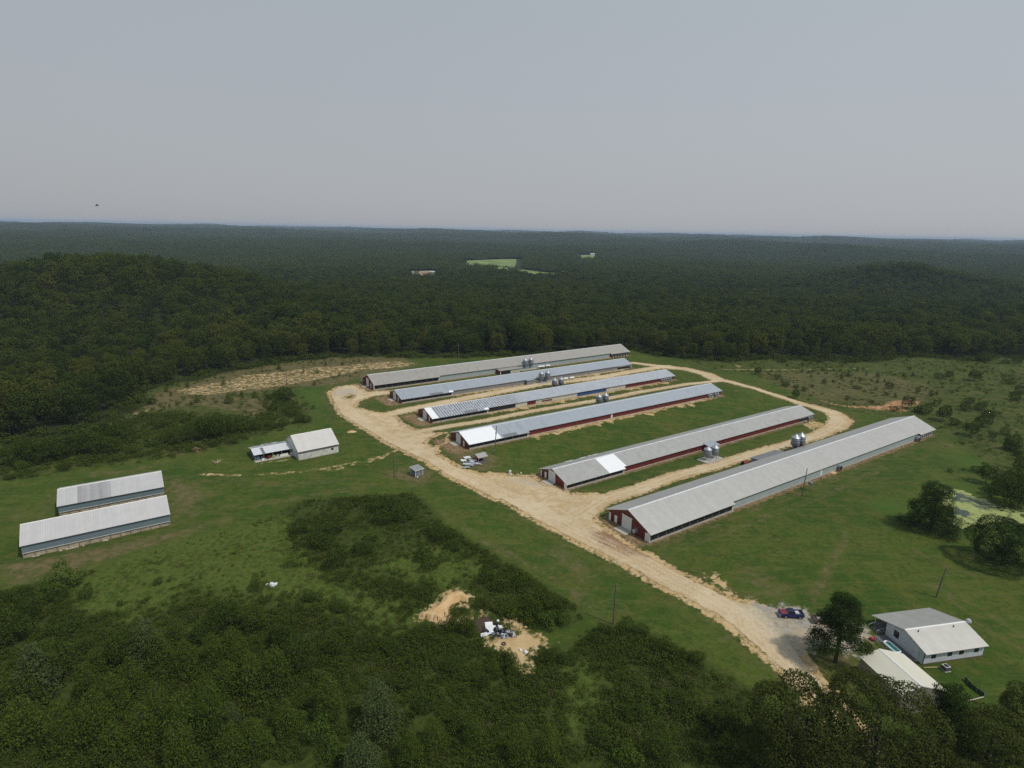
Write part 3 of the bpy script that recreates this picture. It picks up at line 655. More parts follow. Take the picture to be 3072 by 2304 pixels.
# ------------------------------------------------------------------ long poultry barns
def fan_mesh():
    b = MB(); b.box(-.68, .68, -.32, 0, -.68, .68, 0)
    return b
def poultry_barn(key, label, kind, roof_m, segs, front, near_panels, vents=0, fans=(), extra=None):
    X, Y, Z, yw, L = BARNS[key]
    if kind == 'A': w0, wx, e0, rise, wref, wfar = 7.6, 8.5, 2.48, 3.41, 8.5, 8.4
    else: w0, wx, e0, rise, wref, wfar = 6.62, 7.6, 2.29, 2.2, 6.62, 6.62
    m = rise / wref; hr = e0 + rise
    root = empty("poultry_barn", (X, Y, Z), R(yw), label, "barn", "long metal poultry barns in a row")
    zr = lambda y: hr - m * abs(y)
    T = .10
    # roof: chevron along the whole length, with the wider eaves where the barn has them
    b = MB()
    b.xprism([(0, hr), (-w0, zr(w0)), (-w0, zr(w0) - T), (0, hr - T), (wfar, zr(wfar) - T), (wfar, zr(wfar))], 0, L)
    for x0, x1 in segs:
        b.xprism([(-w0, zr(w0)), (-wx, zr(wx)), (-wx, zr(wx) - T), (-w0, zr(w0) - T)], x0, x1)
    b.build("roof", roof_m, root)
    MB().xprism([(.32, zr(.32) + .012), (0, hr + .012), (-.32, zr(.32) + .012), (-.32, zr(.32) + .05), (0, hr + .07), (.32, zr(.32) + .05)], -.03, L + .03).build("ridge_cap", mat("bright_ridge_cap", (.66, .67, .68), .45, .3), root)
    wi = w0 - .5
    # walls
    b = MB(); b.xprism([(-wi, -.5), (wi, -.5), (wi, zr(wi) - .16), (0, hr - .16), (-wi, zr(wi) - .16)], .25, L - .25)
    b.build("wall", RED_M, root)
    for x0, x1 in ((-.05, 0.0), (L, L + .05)):
        yl = wx if (segs and ((x0 < 1 and segs[0][0] == 0) or (x0 > 1 and segs[-1][1] >= L - .1))) else w0
        MB().xprism([(0, hr + .02), (-yl, zr(yl) + .02), (-yl, zr(yl) - .2), (0, hr - .2), (wfar, zr(wfar) - .2), (wfar, zr(wfar) + .02)], x0, x1).build("fascia", WHITE_M, root)
    b = MB(); b.box(.2, L - .2, -wi - .12, -wi + .05, -.5, .28 if kind == 'B' else .36); b.build("foundation", CONC_M, root)
    # curtain bay under the wide eave at the near end
    x1 = segs[0][1]; ye = -(wx - .55)
    MB().box(.25, x1 - .3, ye + .06, -wi - .13, .55, zr(wx - .5) - .13).build("curtain_opening", DARK_M, root)
    MB().box(.25, x1 - .2, ye, -wi - .13, -.5, .55).build("low_wall", CONC_M, root)
    MB().box(x1 - .75, x1 - .1, ye - .03, -wi - .13, -.3, zr(wx - .5) - .14).build("corner_panel", CREAMW, root)
    MB().box(.12, .25, ye, -wi + .25, -.4, zr(wx - .5) - .14).build("corner_panel", WHITE_M if kind == 'A' or key == 2 else RED_M, root)
    b = MB()
    for k in range(1, int(x1 / 3)): MB().box(k * 3.0, k * 3.0 + .09, ye - .015, ye + .05, .56, zr(wx - .5) - .15).build("netting_post", mat("grey_wood", (.25, .23, .2), .8), root)
    # coloured runs of the near wall
    for a0, a1, mm in near_panels:
        MB().box(a0, a1, -wi - .05, -wi + .03, .30, zr(wi) - .2).build("wall_panel", mm, root)
    if vents:
        first = None; xx = x1 + 2.2
        while xx < L - 14:
            if first is None:
                first = MB().box(0, 1.3, -.12, 0, 0, .26).build("side_vent", DARK_M, root)
                o = first
            else: o = first.copy(); COL.objects.link(o); o.parent = root
            o.location = (xx, -wi - .05, zr(wi) - .50); xx += vents
    # front gable fittings: name, fraction across (0 = far corner, 1 = near corner), width, height, sill
    for nm, fr, wd, ht, sill in front:
        y = wi - fr * 2 * wi
        if nm == "fan":
            b = MB(); b.box(.10, .25, y - .6, y + .6, sill, sill + 1.2).build("exhaust_fan", GALV_D, root)
            MB().tube([(.10, y, sill + .6), (-.75, y, sill + .6)], [.5, .56], 18).build("fan_cone", GALV, root)
            continue
        top = min(ht, zr(abs(y) + wd / 2) - .3)
        d = MB().box(.17, .25, y - wd / 2, y + wd / 2, sill, top).build("door" if nm != "panel" else "corner_panel", DOOR_M if nm == "door" else WHITE_M, root)
        if nm == "door":
            MB().box(.12, .26, y - wd / 2 - .15, y + wd / 2 + .15, top, top + .22).build("door_header", WHITE_M, d)
            MB().box(-2.4, .1, y - wd / 2 - .4, y + wd / 2 + .4, -.5, .10).build("door_slab", CONC_M, root)
        elif nm == "side_door":
            MB().box(.14, .17, y + wd * .28, y + wd * .38, sill + .9, sill + 1.0).build("handle", BLACK, d)
    # tunnel fans along the near wall at the far end
    if fans:
        box = None
        for i, xf in enumerate(fans):
            if box is None:
                box = MB().box(-.66, .66, -.30, 0, -.66, .66).build("exhaust_fan", GALV_D, root)
                cone = MB(); cone.tube([(0, -.30, 0), (0, -1.0, -.05)], [.60, .66], 18, 0, False)
                co = cone.build("fan_cone", mat("white_fan_cone", (.5, .5, .49), .5), box)
                dk = MB().tube([(0, -.31, 0), (0, -.33, 0)], .58, 18).build("fan_blades", BLACK, box)
                bx = box
            else:
                bx = copy_tree(box, root)
            bx.location = (xf, -wi - .06, 1.15)
        MB().box(fans[0] - .9, fans[-1] + .9, -wi - .055, -wi + .02, .31, zr(wi) - .2).build("fan_wall", mat("grey_fan_bay", (.16, .16, .165), .7), root)
    if extra: extra(root, L, wi, zr, hr, m, w0, wx)
    return root
def roof_patch(root, hr, m, x0, x1, y0, y1, mm, lift=.02):
    z = lambda y: hr - m * abs(y) + lift
    MB().xprism([(y0, z(y0)), (y1, z(y1)), (y1, z(y1) + .03), (y0, z(y0) + .03)], x0, x1).build("roof_panel", mm, root)
def lean_to(root, x0, x1, y_wall, depth, h0, h1, wall_m, roof_m, open_part=None):
    MB().prism([(x0, y_wall, -.3), (x0, y_wall - depth, -.3), (x0, y_wall - depth, h1 - .05), (x0, y_wall, h0 - .05)], (x1 - x0, 0, 0)).build("control_room", wall_m, root)
    MB().prism([(x0 - .2, y_wall, h0), (x0 - .2, y_wall - depth - .35, h1 - .03), (x0 - .2, y_wall - depth - .35, h1 + .05), (x0 - .2, y_wall, h0 + .08)], (x1 - x0 + .4, 0, 0)).build("control_room_roof", roof_m, root)
    if open_part:
        MB().box(open_part[0], open_part[1], y_wall - depth - .03, y_wall - depth + .02, .1, h1 - .25).build("control_room_opening", DARK_M, root)
def ex1(root, L, wi, zr, hr, m, w0, wx):
    lx = 76.0    # service lean-to on the far side beside the feed bins
    MB().prism([(69, wi, -.3), (69, wi + 4.4, -.3), (69, wi + 4.4, 1.75), (69, wi, 2.35)], (14, 0, 0)).build("control_room", PALE_W, root)
    MB().prism([(68.6, wi - .2, 2.62), (68.6, wi + 4.9, 1.95), (68.6, wi + 4.9, 2.03), (68.6, wi - .2, 2.70)], (14.8, 0, 0)).build("control_room_roof", PATCH_G, root)
    for xx in (89.3,):
        d = MB().tube([(xx, -wi - .05, 1.2), (xx, -wi - 1.1, 1.1)], [.62, .75], 18).build("exhaust_fan", GALV_D, root)
        MB().tube([(xx, -wi - 1.1, 1.1), (xx, -wi - 1.25, 1.09)], [.70, .70], 18).build("fan_blades", BLACK, d)
    d = MB().tube([(145.0, -wi - .05, 1.3), (145.0, -wi - 1.5, 1.2)], [.85, .95], 18).build("exhaust_fan", GALV, root)
    MB().tube([(145.0, -wi - 1.5, 1.2), (145.0, -wi - 1.53, 1.2)], [.88, .88], 18).build("fan_blades", BLACK, d)
    MB().box(78.9, 79.8, -wi - .07, -wi, .3, 2.3).build("side_door", WHITE_M, root)
poultry_barn(1, "largest red ended poultry barn with an even beige roof, closest to the house", 'A', BEIGE_R, [(0, 33.3), (146.0, 158.6)],
             [("side_door", .19, 1.0, 2.2, .15), ("door", .475, 3.5, 3.6, .12), ("fan", .72, 1, 1, .7), ("panel", .03, .7, 2.2, -.3), ("panel", .965, .8, 2.2, -.3)],
             [(33.3, 146.0, PALE_W)], 3.6, [147.4 + 1.75 * k for k in range(6)], ex1)
def ex2(root, L, wi, zr, hr, m, w0, wx):
    roof_patch(root, hr, m, 17.2, 25.2, -.33, -wx + .0, PATCH_W) if False else None
    roof_patch(root, hr, m, 17.2, 24.2, -.36, -wx - .03, PATCH_W); roof_patch(root, hr, m, 24.2, 25.4, -.36, -w0 - .02, PATCH_W)
    for x0, x1 in ((10, 13.5), (16.5, 19), (20.0, 21.5), (22, 24.5)): roof_patch(root, hr, m, x0, x1, w0 - .9, w0 + .1, PATCH_W, .03)
    MB().prism([(64.2, -wi, -.3), (64.2, -wi - 2.6, -.3), (64.2, -wi - 2.6, 2.0), (64.2, -wi, 2.2)], (4.5, 0, 0)).build("control_room", RED_M, root)
    MB().prism([(63.8, -wi + .2, 2.55), (63.8, -wi - 3.2, 2.1), (63.8, -wi - 3.2, 2.2), (63.8, -wi + .2, 2.65)], (5.6, 0, 0)).build("control_room_roof", SILVER_R, root)
    MB().box(125.0, L - .6, -wi - .06, -wi + .02, .31, 1.9).build("fan_wall", DARK_M, root)
    MB().box(124.8, L - 1.2, -wi - .25, -wi - .06, 1.75, 1.95).build("curtain_rail", WHITE_M, root)
    for xx in (132.0, 133.8):
        d = MB().box(xx - .6, xx + .6, -wi - .5, -wi - .06, .4, 1.7).build("exhaust_fan", GALV_D, root)
        MB().tube([(xx, -wi - .5, 1.05), (xx, -wi - .95, 1.0)], [.52, .58], 16).build("fan_cone", GALV, d)
poultry_barn(2, "red poultry barn with streaked grey roof and one white square patch by the near end", 'B', GREY_R, [(0, 24.2)],
             [("side_door", .21, .95, 2.1, .1), ("door", .475, 3.4, 3.4, .05), ("panel", .03, .5, 2.0, -.3)], [(25, 125, RED_M)], 0, (), ex2)
def ex3(root, L, wi, zr, hr, m, w0, wx):
    roof_patch(root, hr, m, -.02, 13.1, -.36, -wx - .03, PATCH_W)
    roof_patch(root, hr, m, 14.2, 20.0, -wx + 1.6, -wx - .02, PATCH_G)
    MB().box(66.4, 67.2, -wi - .08, -wi, .3, 2.1).build("side_door", WHITE_M, root)
poultry_barn(3, "red poultry barn whose silver roof has a big bright white front quarter", 'B', SILVER_R, [(0, 25.2)],
             [("door", .455, 3.2, 3.3, .05), ("side_door", .77, .9, 2.0, .1)], [], 0, [126.9, 128.4, 131.4, 133.0], ex3)
def ex4(root, L, wi, zr, hr, m, w0, wx):
    roof_patch(root, hr, m, -.02, 2.8, -.36, -wx - .03, PATCH_W)
    roof_patch(root, hr, m, 14.6, 20.7, -wx + 1.5, -wx - .02, PATCH_G)
    roof_patch(root, hr, m, 24.3, 26.2, -wx + 1.3, -wx - .05, PATCH_W, .03)
    MB().box(54.4, 60.2, -wi - .075, -wi - .05, .6, 1.25).build("wall_opening", RED_M, root)
poultry_barn(4, "poultry barn with rust streaked roof and patchwork wall of white, red and blue", 'B', STREAK_R, [(0, 26.1)],
             [("door", .52, 3.4, 3.3, .05), ("side_door", .855, .9, 2.0, .1)],
             [(26.4, 40.3, mat("black_curtain", (.016, .014, .016), .7)), (40.3, 46.5, CREAMW), (51.1, 54.2, CREAMW), (54.2, 74.8, CREAMW), (74.8, 92.9, BLUEW), (92.9, 105.4, CREAMW)], 0, [131.0 + 1.6 * k for k in range(5)], ex4)
def ex5(root, L, wi, zr, hr, m, w0, wx):
    roof_patch(root, hr, m, 13.8, 20.2, -wx + 1.4, -wx - .02, PATCH_G)
    roof_patch(root, hr, m, 23.4, 25.4, -wx + 1.3, -wx - .05, PATCH_W, .03)
    lean_to(root, 66, 69.6, -wi, 1.9, 2.35, 2.2, GREYW, SILVER_R)
    MB().box(128.2, L - .6, -wi - .06, -wi + .02, .31, 1.9).build("fan_wall", DARK_M, root)
    MB().box(128.4, L - 2.6, -wi - .3, -wi - .06, 1.7, 1.92).build("curtain_rail", WHITE_M, root)
    d = MB().box(L - 2.2, L - .7, -wi - .5, -wi - .06, .4, 1.9).build("exhaust_fan", GALV_D, root)
    MB().tube([(L - 1.45, -wi - .5, 1.15), (L - 1.45, -wi - 1.0, 1.1)], [.6, .66], 16).build("fan_cone", GALV, d)
poultry_barn(5, "poultry barn with silver roof and plain grey side wall, second from the woods", 'B', SILVER_R, [(0, 25.3)],
             [("door", .46, 3.2, 3.3, .05), ("side_door", .775, .9, 2.0, .1)], [(25.3, 128.2, GREYW)], 0, (), ex5)
def ex6(root, L, wi, zr, hr, m, w0, wx):
    lean_to(root, 67.6, 80.4, -wi, 4.0, 2.5, 2.1, CREAMW, TAUPE_R, (68.2, 74.2))
    MB().box(67.5, 67.7, -wi - 4.0, -wi, -.3, 2.0).build("control_room_end", RED_M, root)
    b = MB(); b.box(.05, .25, wi - .2, wi + .1, -.3, 2.2); b.build("corner_panel", CONC_M, root)
poultry_barn(6, "farthest poultry barn with taupe roof, nearest to the woods", 'A', TAUPE_R, [(0, 34.1), (148.6, 164.2)],
             [("door", .44, 3.2, 3.7, .12), ("side_door", .735, .95, 2.2, .15), ("panel", .97, .6, 2.2, -.3), ("fan", .04, 1, 1, .8)],
             [(34.1, 148.6, PALE_W)], 3.9, [150.6 + 2.2 * k for k in range(6)], ex6)

# ------------------------------------------------------------------ feed bins and gas tanks
def feed_bin(label, loc, rz, group, h=5.4, r=1.37):
    root = empty("feed_bin", loc, rz, label, "feed bin", group)
    z0, z1 = h * .40, h * .80
    b = MB(); n = 22
    zs = np.linspace(z0, z1, 4)
    pts = []; rad = []
    for i, z in enumerate(zs):
        pts.append((0, 0, z)); rad.append(r)
        if 0 < i < 3: pts.append((0, 0, z + .03)); rad.append(r * 1.02); pts.append((0, 0, z + .07)); rad.append(r)
    b.tube(pts, rad, n, 0, False); b.build("tank", GALV_D, root)
    MB().tube([(0, 0, z1 - .04), (0, 0, h * .965)], [r * 1.06, .26], n).build("roof", GALV, root)
    MB().tube([(0, 0, h * .955), (0, 0, h), (0, 0, h + .03)], [.30, .30, .2], 12).build("lid", GALV, root)
    MB().tube([(0, 0, h * .12), (0, 0, z0 + .02)], [.22, r * .99], n).build("hopper", GALV_D, root)
    leg = None
    for k in range(6):
        a = math.pi / 3 * k + .3
        if leg is None: leg = MB().box(-.06, .06, -.06, .06, -.2, z0 + .75).build("leg", GALV_D, root); o = leg
        else: o = leg.copy(); COL.objects.link(o); o.parent = root
        o.location = (math.cos(a) * (r + .05), math.sin(a) * (r + .05), 0); o.rotation_euler = (0, 0, a)
    b = MB()
    for s in (-.2, .2): b.tube([(r + .12, s, .3), (r + .12, s, z1), (.4, s, h * .97)], .025, 5)
    for k in range(10): b.tube([(r + .12, -.2, .5 + k * .4), (r + .12, .2, .5 + k * .4)], .018, 4)
    b.build("ladder", GALV, root)
    return root
BP = R(34.05)
def u2w(key, lx, ly):
    X, Y, Z, yw, L = BARNS[key]; c, s = math.cos(R(yw)), math.sin(R(yw))
    x = X + lx * c - ly * s; y = Y + lx * s + ly * c
    return Vector((x, y, float(hz(x, y))))
def slab(label, key, x0, x1, y0, y1, h=.18):
    X, Y, Z, yw, L = BARNS[key]
    p = u2w(key, (x0 + x1) / 2, (y0 + y1) / 2)
    o = MB().box(-(x1 - x0) / 2, (x1 - x0) / 2, -(y1 - y0) / 2, (y1 - y0) / 2, -.6, h).build("concrete_slab", CONC_M, None, p)
    o.rotation_euler = (0, 0, R(yw)); tag(o, label, "slab")
    return h
def w2l(key, p):
    X, Y, Z, yw, L = BARNS[key]; c, s = math.cos(R(yw)), math.sin(R(yw))
    return (p[0] - X) * c + (p[1] - Y) * s, -(p[0] - X) * s + (p[1] - Y) * c
bins = [("beside the red wall of the white patched barn", "b2", [G(2120.7, 1382), G(2142.4, 1376.2)], 5.0, 1.3),
        ("rising behind the roof of the largest beige barn", "b1", [u2w(1, 93.2, 10.6), u2w(1, 96.7, 10.6)], 6.6, 1.45),
        ("behind the silver roof of the white fronted barn", "b3", [u2w(3, 74.5, 10.2), u2w(3, 78.3, 10.2)], 5.5, 1.3),
        ("behind the streaked roof of the patchwork barn", "b4", [u2w(4, 74.9, 11.2), u2w(4, 78.9, 11.2)], 5.4, 1.3),
        ("on the slab beside the grey walled barn", "b5", [G(1623.5, 1148.5), G(1642.5, 1146.0)], 6.0, 1.35),
        ("on the slab beside the farthest taupe barn", "b6", [G(1575.2, 1108.5), G(1592.3, 1106.0)], 6.4, 1.35)]
p0 = w2l(2, bins[0][2][0]); slab("concrete slab under the feed bins by the white patched barn", 2, p0[0] - 2.6, p0[0] + 6.4, p0[1] - 2.4, p0[1] + 2.4, .3)
p0 = w2l(5, bins[4][2][0]); slab("concrete slab under the feed bins by the grey walled barn", 5, p0[0] - 2.5, p0[0] + 7.0, p0[1] - 2.0, p0[1] + 2.0)
p0 = w2l(6, bins[5][2][0]); slab("concrete slab under the feed bins by the farthest barn", 6, p0[0] - 3.5, p0[0] + 8.0, p0[1] - 2.2, p0[1] + 2.2)
for txt, key, ps, h, r in bins:
    for i, p in enumerate(ps):
        p = Vector(p); p.z = float(hz(p.x, p.y)) + (.17 if key in ("b5", "b6") else .05)
        if key == "b2": p.z = float(hz(p.x, p.y)) + .3
        feed_bin("%s galvanised feed bin %s" % (("left", "right")[i], txt), p, .4 + i, "paired galvanised feed bins", h, r)
def auger(label, a, b, rad=.09):
    a, b = Vector(a), Vector(b)
    o = MB().tube([a, a.lerp(b, .35) + Vector((0, 0, -.35)), b], rad, 8).build("auger_pipe", mat("pale_pipe", (.55, .55, .53), .5)); tag(o, label, "pipe")
p = u2w(5, 70.2, -7.0); q = Vector(bins[4][2][0]); auger("pale auger pipe sagging from the grey control room down to the feed bins", (p.x, p.y, p.z + 2.1), (q.x, q.y, q.z + .7), .13)
p = u2w(6, 81.0, -7.6); q = Vector(bins[5][2][0]); auger("pale auger pipe running from the farthest barn to its feed bins", (p.x, p.y, p.z + 2.1), (q.x, q.y, q.z + .7), .13)
def gas_tank(label, a, b, r=.55):
    a, b = Vector(a), Vector(b); L = (b - a).length; rz = math.atan2(b.y - a.y, b.x - a.x)
    root = empty("gas_tank", a.lerp(b, .5), rz, label, "gas tank", "white propane tanks")
    h = L / 2
    MB().tube([(-h, 0, 1.0), (-h + .08, 0, 1.0), (-h + .3, 0, 1.0), (h - .3, 0, 1.0), (h - .08, 0, 1.0), (h, 0, 1.0)], [.15, r * .75, r, r, r * .75, .15], 16).build("tank", WHITE_M, root)
    lg = MB().box(-.12, .12, -.4, .4, -.1, .6).build("foot", CONC_M, root, (-h * .6, 0, 0))
    l2 = lg.copy(); COL.objects.link(l2); l2.parent = root; l2.location = (h * .6, 0, 0)
    MB().tube([(0, 0, 1.0 + r), (0, 0, 1.2 + r)], .14, 10).build("valve_dome", WHITE_M, root)
gas_tank("longer white propane tank beside the farthest barn", G(1612.5, 1106), G(1634, 1103.5))
gas_tank("shorter white propane tank beside the farthest barn", G(1637, 1103), G(1650.5, 1101.5))
gas_tank("white propane tank half hidden behind the feed bins of the grey walled barn", G(1690, 1142), G(1704, 1140.5))
gas_tank("white propane tank standing clear at the end of the pair by the grey walled barn", G(1708, 1139.5), G(1722.5, 1138))
# rusty drum behind the largest barn
p = u2w(1, 66.8, 12.2)
root = empty("rusty_drum", p, BP, "rusty red drum lying behind the roof of the largest barn", "drum")
MB().tube([(-1.2, 0, .75), (1.2, 0, .75)], .72, 18, 0, True).build("drum_body", mat("rust", (.20, .05, .025), .8, 0, .3, 2), root)
for s in (-.7, .7): MB().tube([(s - .05, 0, .75), (s + .05, 0, .75)], .76, 18).build("drum_hoop", mat("rust", (.20, .05, .025), .8), root)
MB().tube([(-1.22, 0, .75), (-1.24, 0, .75)], .62, 18).build("drum_mouth", BLACK, root)

# ------------------------------------------------------------------ gabled buildings
def gabled(name, label, cat, X, Y, yaw, L, wf, wb, e, rise, roof_m, wall_m, ov=.45, ovg=.3, z=None, wall_back=None, T=.10, far_m=None, wall_z0=-.5, group=None):
    """ridge runs along local x from 0 to L; the -y slope faces the viewer"""
    Z = float(hz(X, Y)) if z is None else z
    root = empty(name, (X, Y, Z), R(yaw), label, cat, group)
    hr = e + rise; m = rise / wf
    zr = lambda y: hr - m * abs(y)
    if far_m is None:
        MB().xprism([(0, hr), (-wf, zr(wf)), (-wf, zr(wf) - T), (0, hr - T), (wb, zr(wb) - T), (wb, zr(wb))], 0, L).build("roof", roof_m, root)
    else:
        MB().xprism([(0, hr), (-wf, zr(wf)), (-wf, zr(wf) - T), (0, hr - T)], 0, L).build("roof_slope", roof_m, root)
        MB().xprism([(0.0, hr - .005), (0.0, hr - T), (wb, zr(wb) - T), (wb, zr(wb) - .005)], 0, L).build("roof_slope", far_m, root)
    MB().xprism([(.2, zr(.2) + .01), (0, hr + .01), (-.2, zr(.2) + .01), (-.2, zr(.2) + .04), (0, hr + .06), (.2, zr(.2) + .04)], -.02, L + .02).build("ridge_cap", WHITE_M, root)
    for x0, x1 in ((-.04, 0.0), (L, L + .04)):
        MB().xprism([(0, hr + .015), (-wf, zr(wf) + .015), (-wf, zr(wf) - .16), (0, hr - .16), (wb, zr(wb) - .16), (wb, zr(wb) + .015)], x0, x1).build("fascia", WHITE_M, root)
    yf = wf - ov; yb = (wb - ov) if wall_back is None else wall_back
    if wall_m is not None:
        top_b = zr(yb) - T - .04
        pts = [(-yf, wall_z0), (yb, wall_z0), (yb, top_b), (0, hr - T - .04), (-yf, zr(yf) - T - .04)]
        if yb < 0: pts = [(-yf, wall_z0), (yb, wall_z0), (yb, top_b), (-yf, zr(yf) - T - .04)]
        MB().xprism(pts, ovg, L - ovg).build("wall", wall_m, root)
    return root, zr, hr, yf, yb
DARKGL = mat("dark_window_glass", (.02, .025, .03), .15, 0, .1, 1, spec=.6)
def window(root, axis, pos, at, w, h, sill, side):
    """axis 'x': window in the long wall y=at, centred at x=pos; axis 'y': in the end wall x=at, centred at y=pos"""
    d = .05 * side
    def bx(b, a0, a1, z0, z1, t0, t1):
        lo, hi = sorted((at + t0 * side, at + t1 * side))
        if axis == 'x': b.box(a0, a1, lo, hi, z0, z1)
        else: b.box(lo, hi, a0, a1, z0, z1)
        return b
    f = bx(MB(), pos - w / 2 - .06, pos + w / 2 + .06, sill - .06, sill + h + .06, 0, .03).build("window", mat("dark_window_frame", (.03, .03, .035), .5), root)
    bx(MB(), pos - w / 2, pos + w / 2, sill, sill + h, .028, .045).build("pane", DARKGL, f)
    bx(MB(), pos - w / 2, pos + w / 2, sill + h / 2 - .02, sill + h / 2 + .02, .04, .06).build("glazing_bar", mat("dark_window_frame", (.03, .03, .035), .5), f)
# the house
HW = mat("white_metal_siding", (.56, .60, .64), .5, 0, .05, .8, ribs=.3, rib_amt=.22, stain=(.46, .48, .5), stain_amt=.25)
HOUSE_R = mat("house_beige_roof", (.56, .545, .50), .50, .75, .04, .7, stain=(.45, .42, .37), stain_amt=.4, sheets=.92, ribs=.3, rib_amt=.18)
house, zr, hr, yf, yb = gabled("house", "white metal sided house with beige and grey roof slopes and a covered back porch", "house", 73.4, 94.77, 11.77, 13.36, 5.07, 7.38, 2.53, 1.49, HOUSE_R, HW, .54, .13, wall_back=3.9, z=0.0)
L = 13.36
for fr in (.155, .425, .62, .875): window(house, 'x', .2 + fr * 12.9, -yf - .0, .85, 1.0, 1.15, -1)
window(house, 'y', 1.55, .13, 1.0, 1.25, 1.15, -1)
d = MB().box(.07, .13, -3.5, -2.35, .15, 2.3).build("door", mat("white_door", (.60, .63, .66), .5), house); MB().box(.04, .07, -2.5, -2.42, 1.1, 1.2).build("handle", BLACK, d)
MB().box(.02, .13, -3.95, -3.8, 1.95, 2.15).build("porch_light", WHITE_M, house)
for x in (.13, L - .19): MB().box(x - .02, x + .08, -yf - .03, -yf + .06, -.1, zr(yf) - .15).build("corner_trim", mat("dark_trim", (.05, .055, .06), .6), house)
MB().box(.0, L, -yf - .05, -yf - .001, -.3, .22).build("foundation", mat("brown_footing", (.13, .10, .075), .9), house)
for x in (2.2, 10.0): MB().tube([(x, -.75, zr(.75)), (x, -.75, zr(.75) + .35)], .09, 8).build("roof_vent", BLACK, house)
MB().box(.3, L - .3, 3.9, 6.9, -.1, .35).build("porch_floor", mat("grey_boards", (.12, .12, .125), .85), house)
for x in (.35, 4.4, 8.8, L - .45): MB().box(x, x + .12, 6.7, 6.82, .35, zr(6.8) - .11).build("porch_post", WHITE_M, house)
for k in range(3): MB().box(-.1 - .35 * (k + 1), -.1 - .35 * k, 4.3, 6.1, -.1, .30 - .1 * k).build("porch_step", mat("grey_boards", (.12, .12, .125), .85), house)
for y in (4.2, 6.2):
    b = MB(); b.tube([(-1.6, y, .75), (-.1, y, 1.2), (1.2, y, 1.2)], .05, 6)
    for xx, zz in ((-1.55, .78), (-.1, 1.2), (.6, 1.2)): b.tube([(xx, y, -.1), (xx, y, zz)], .04, 6)
    b.build("handrail", mat("grey_rail", (.32, .32, .31), .6), house)
MB().box(-2.6, .1, -3.6, 3.7, -.3, .12).build("deck", mat("grey_boards", (.12, .12, .125), .85), house)
# satellite dish on the gable
p = house.matrix_basis @ Vector((L + .35, -.35, hr - .1))
root = empty("satellite_dish", p, R(-40), "round grey satellite dish on the house gable", "satellite dish")
b = MB()
V = [(0, -.12, 0)]; Fs = []
for ri, (rr, dd) in enumerate(((.26, -.07), (.5, 0))):
    for k in range(20): V.append((rr * math.cos(k * math.pi / 10), dd, rr * math.sin(k * math.pi / 10)))
Fs += [(0, 1 + k, 1 + (k + 1) % 20) for k in range(20)] + [(1 + k, 21 + k, 21 + (k + 1) % 20, 1 + (k + 1) % 20) for k in range(20)]
b.add(V, Fs, 0, True)
do = b.build("dish", mat("dish_grey", (.42, .44, .46), .5), root); do.rotation_euler = (R(-25), 0, 0); do.location = (0, 0, .35)
sdm = do.modifiers.new("thick", 'SOLIDIFY'); sdm.thickness = .03
MB().tube([(0, .05, -.5), (0, .05, .3)], .04, 8).build("mast", GALV, root)
MB().tube([(0, 0, .1), (0, .75, .55)], .02, 6).build("feed_arm", GALV, root)
# cream shed
CREAM_R = mat("cream_metal_roof", (.66, .64, .53), .5, .1, .03, .6, ribs=.3, rib_amt=.10)
TAUPE_W = mat("taupe_metal_siding", (.27, .245, .20), .6, 0, .05, .8, ribs=.3, rib_amt=.35)
shed, zr, hr, yf, yb = gabled("metal_shed", "cream roofed metal shed with taupe ribbed walls in front of the house", "shed", 66.05, 79.25, 101.06, 8.75, 5.19, 3.63, 3.45, 1.75, CREAM_R, TAUPE_W, .06, .04, z=0.0, T=.07)
MB().box(8.71, 8.76, -2.2, .9, 0, 2.8).build("door", mat("cream_door", (.55, .53, .45), .6, ribs=.4, rib_axis=2), shed)
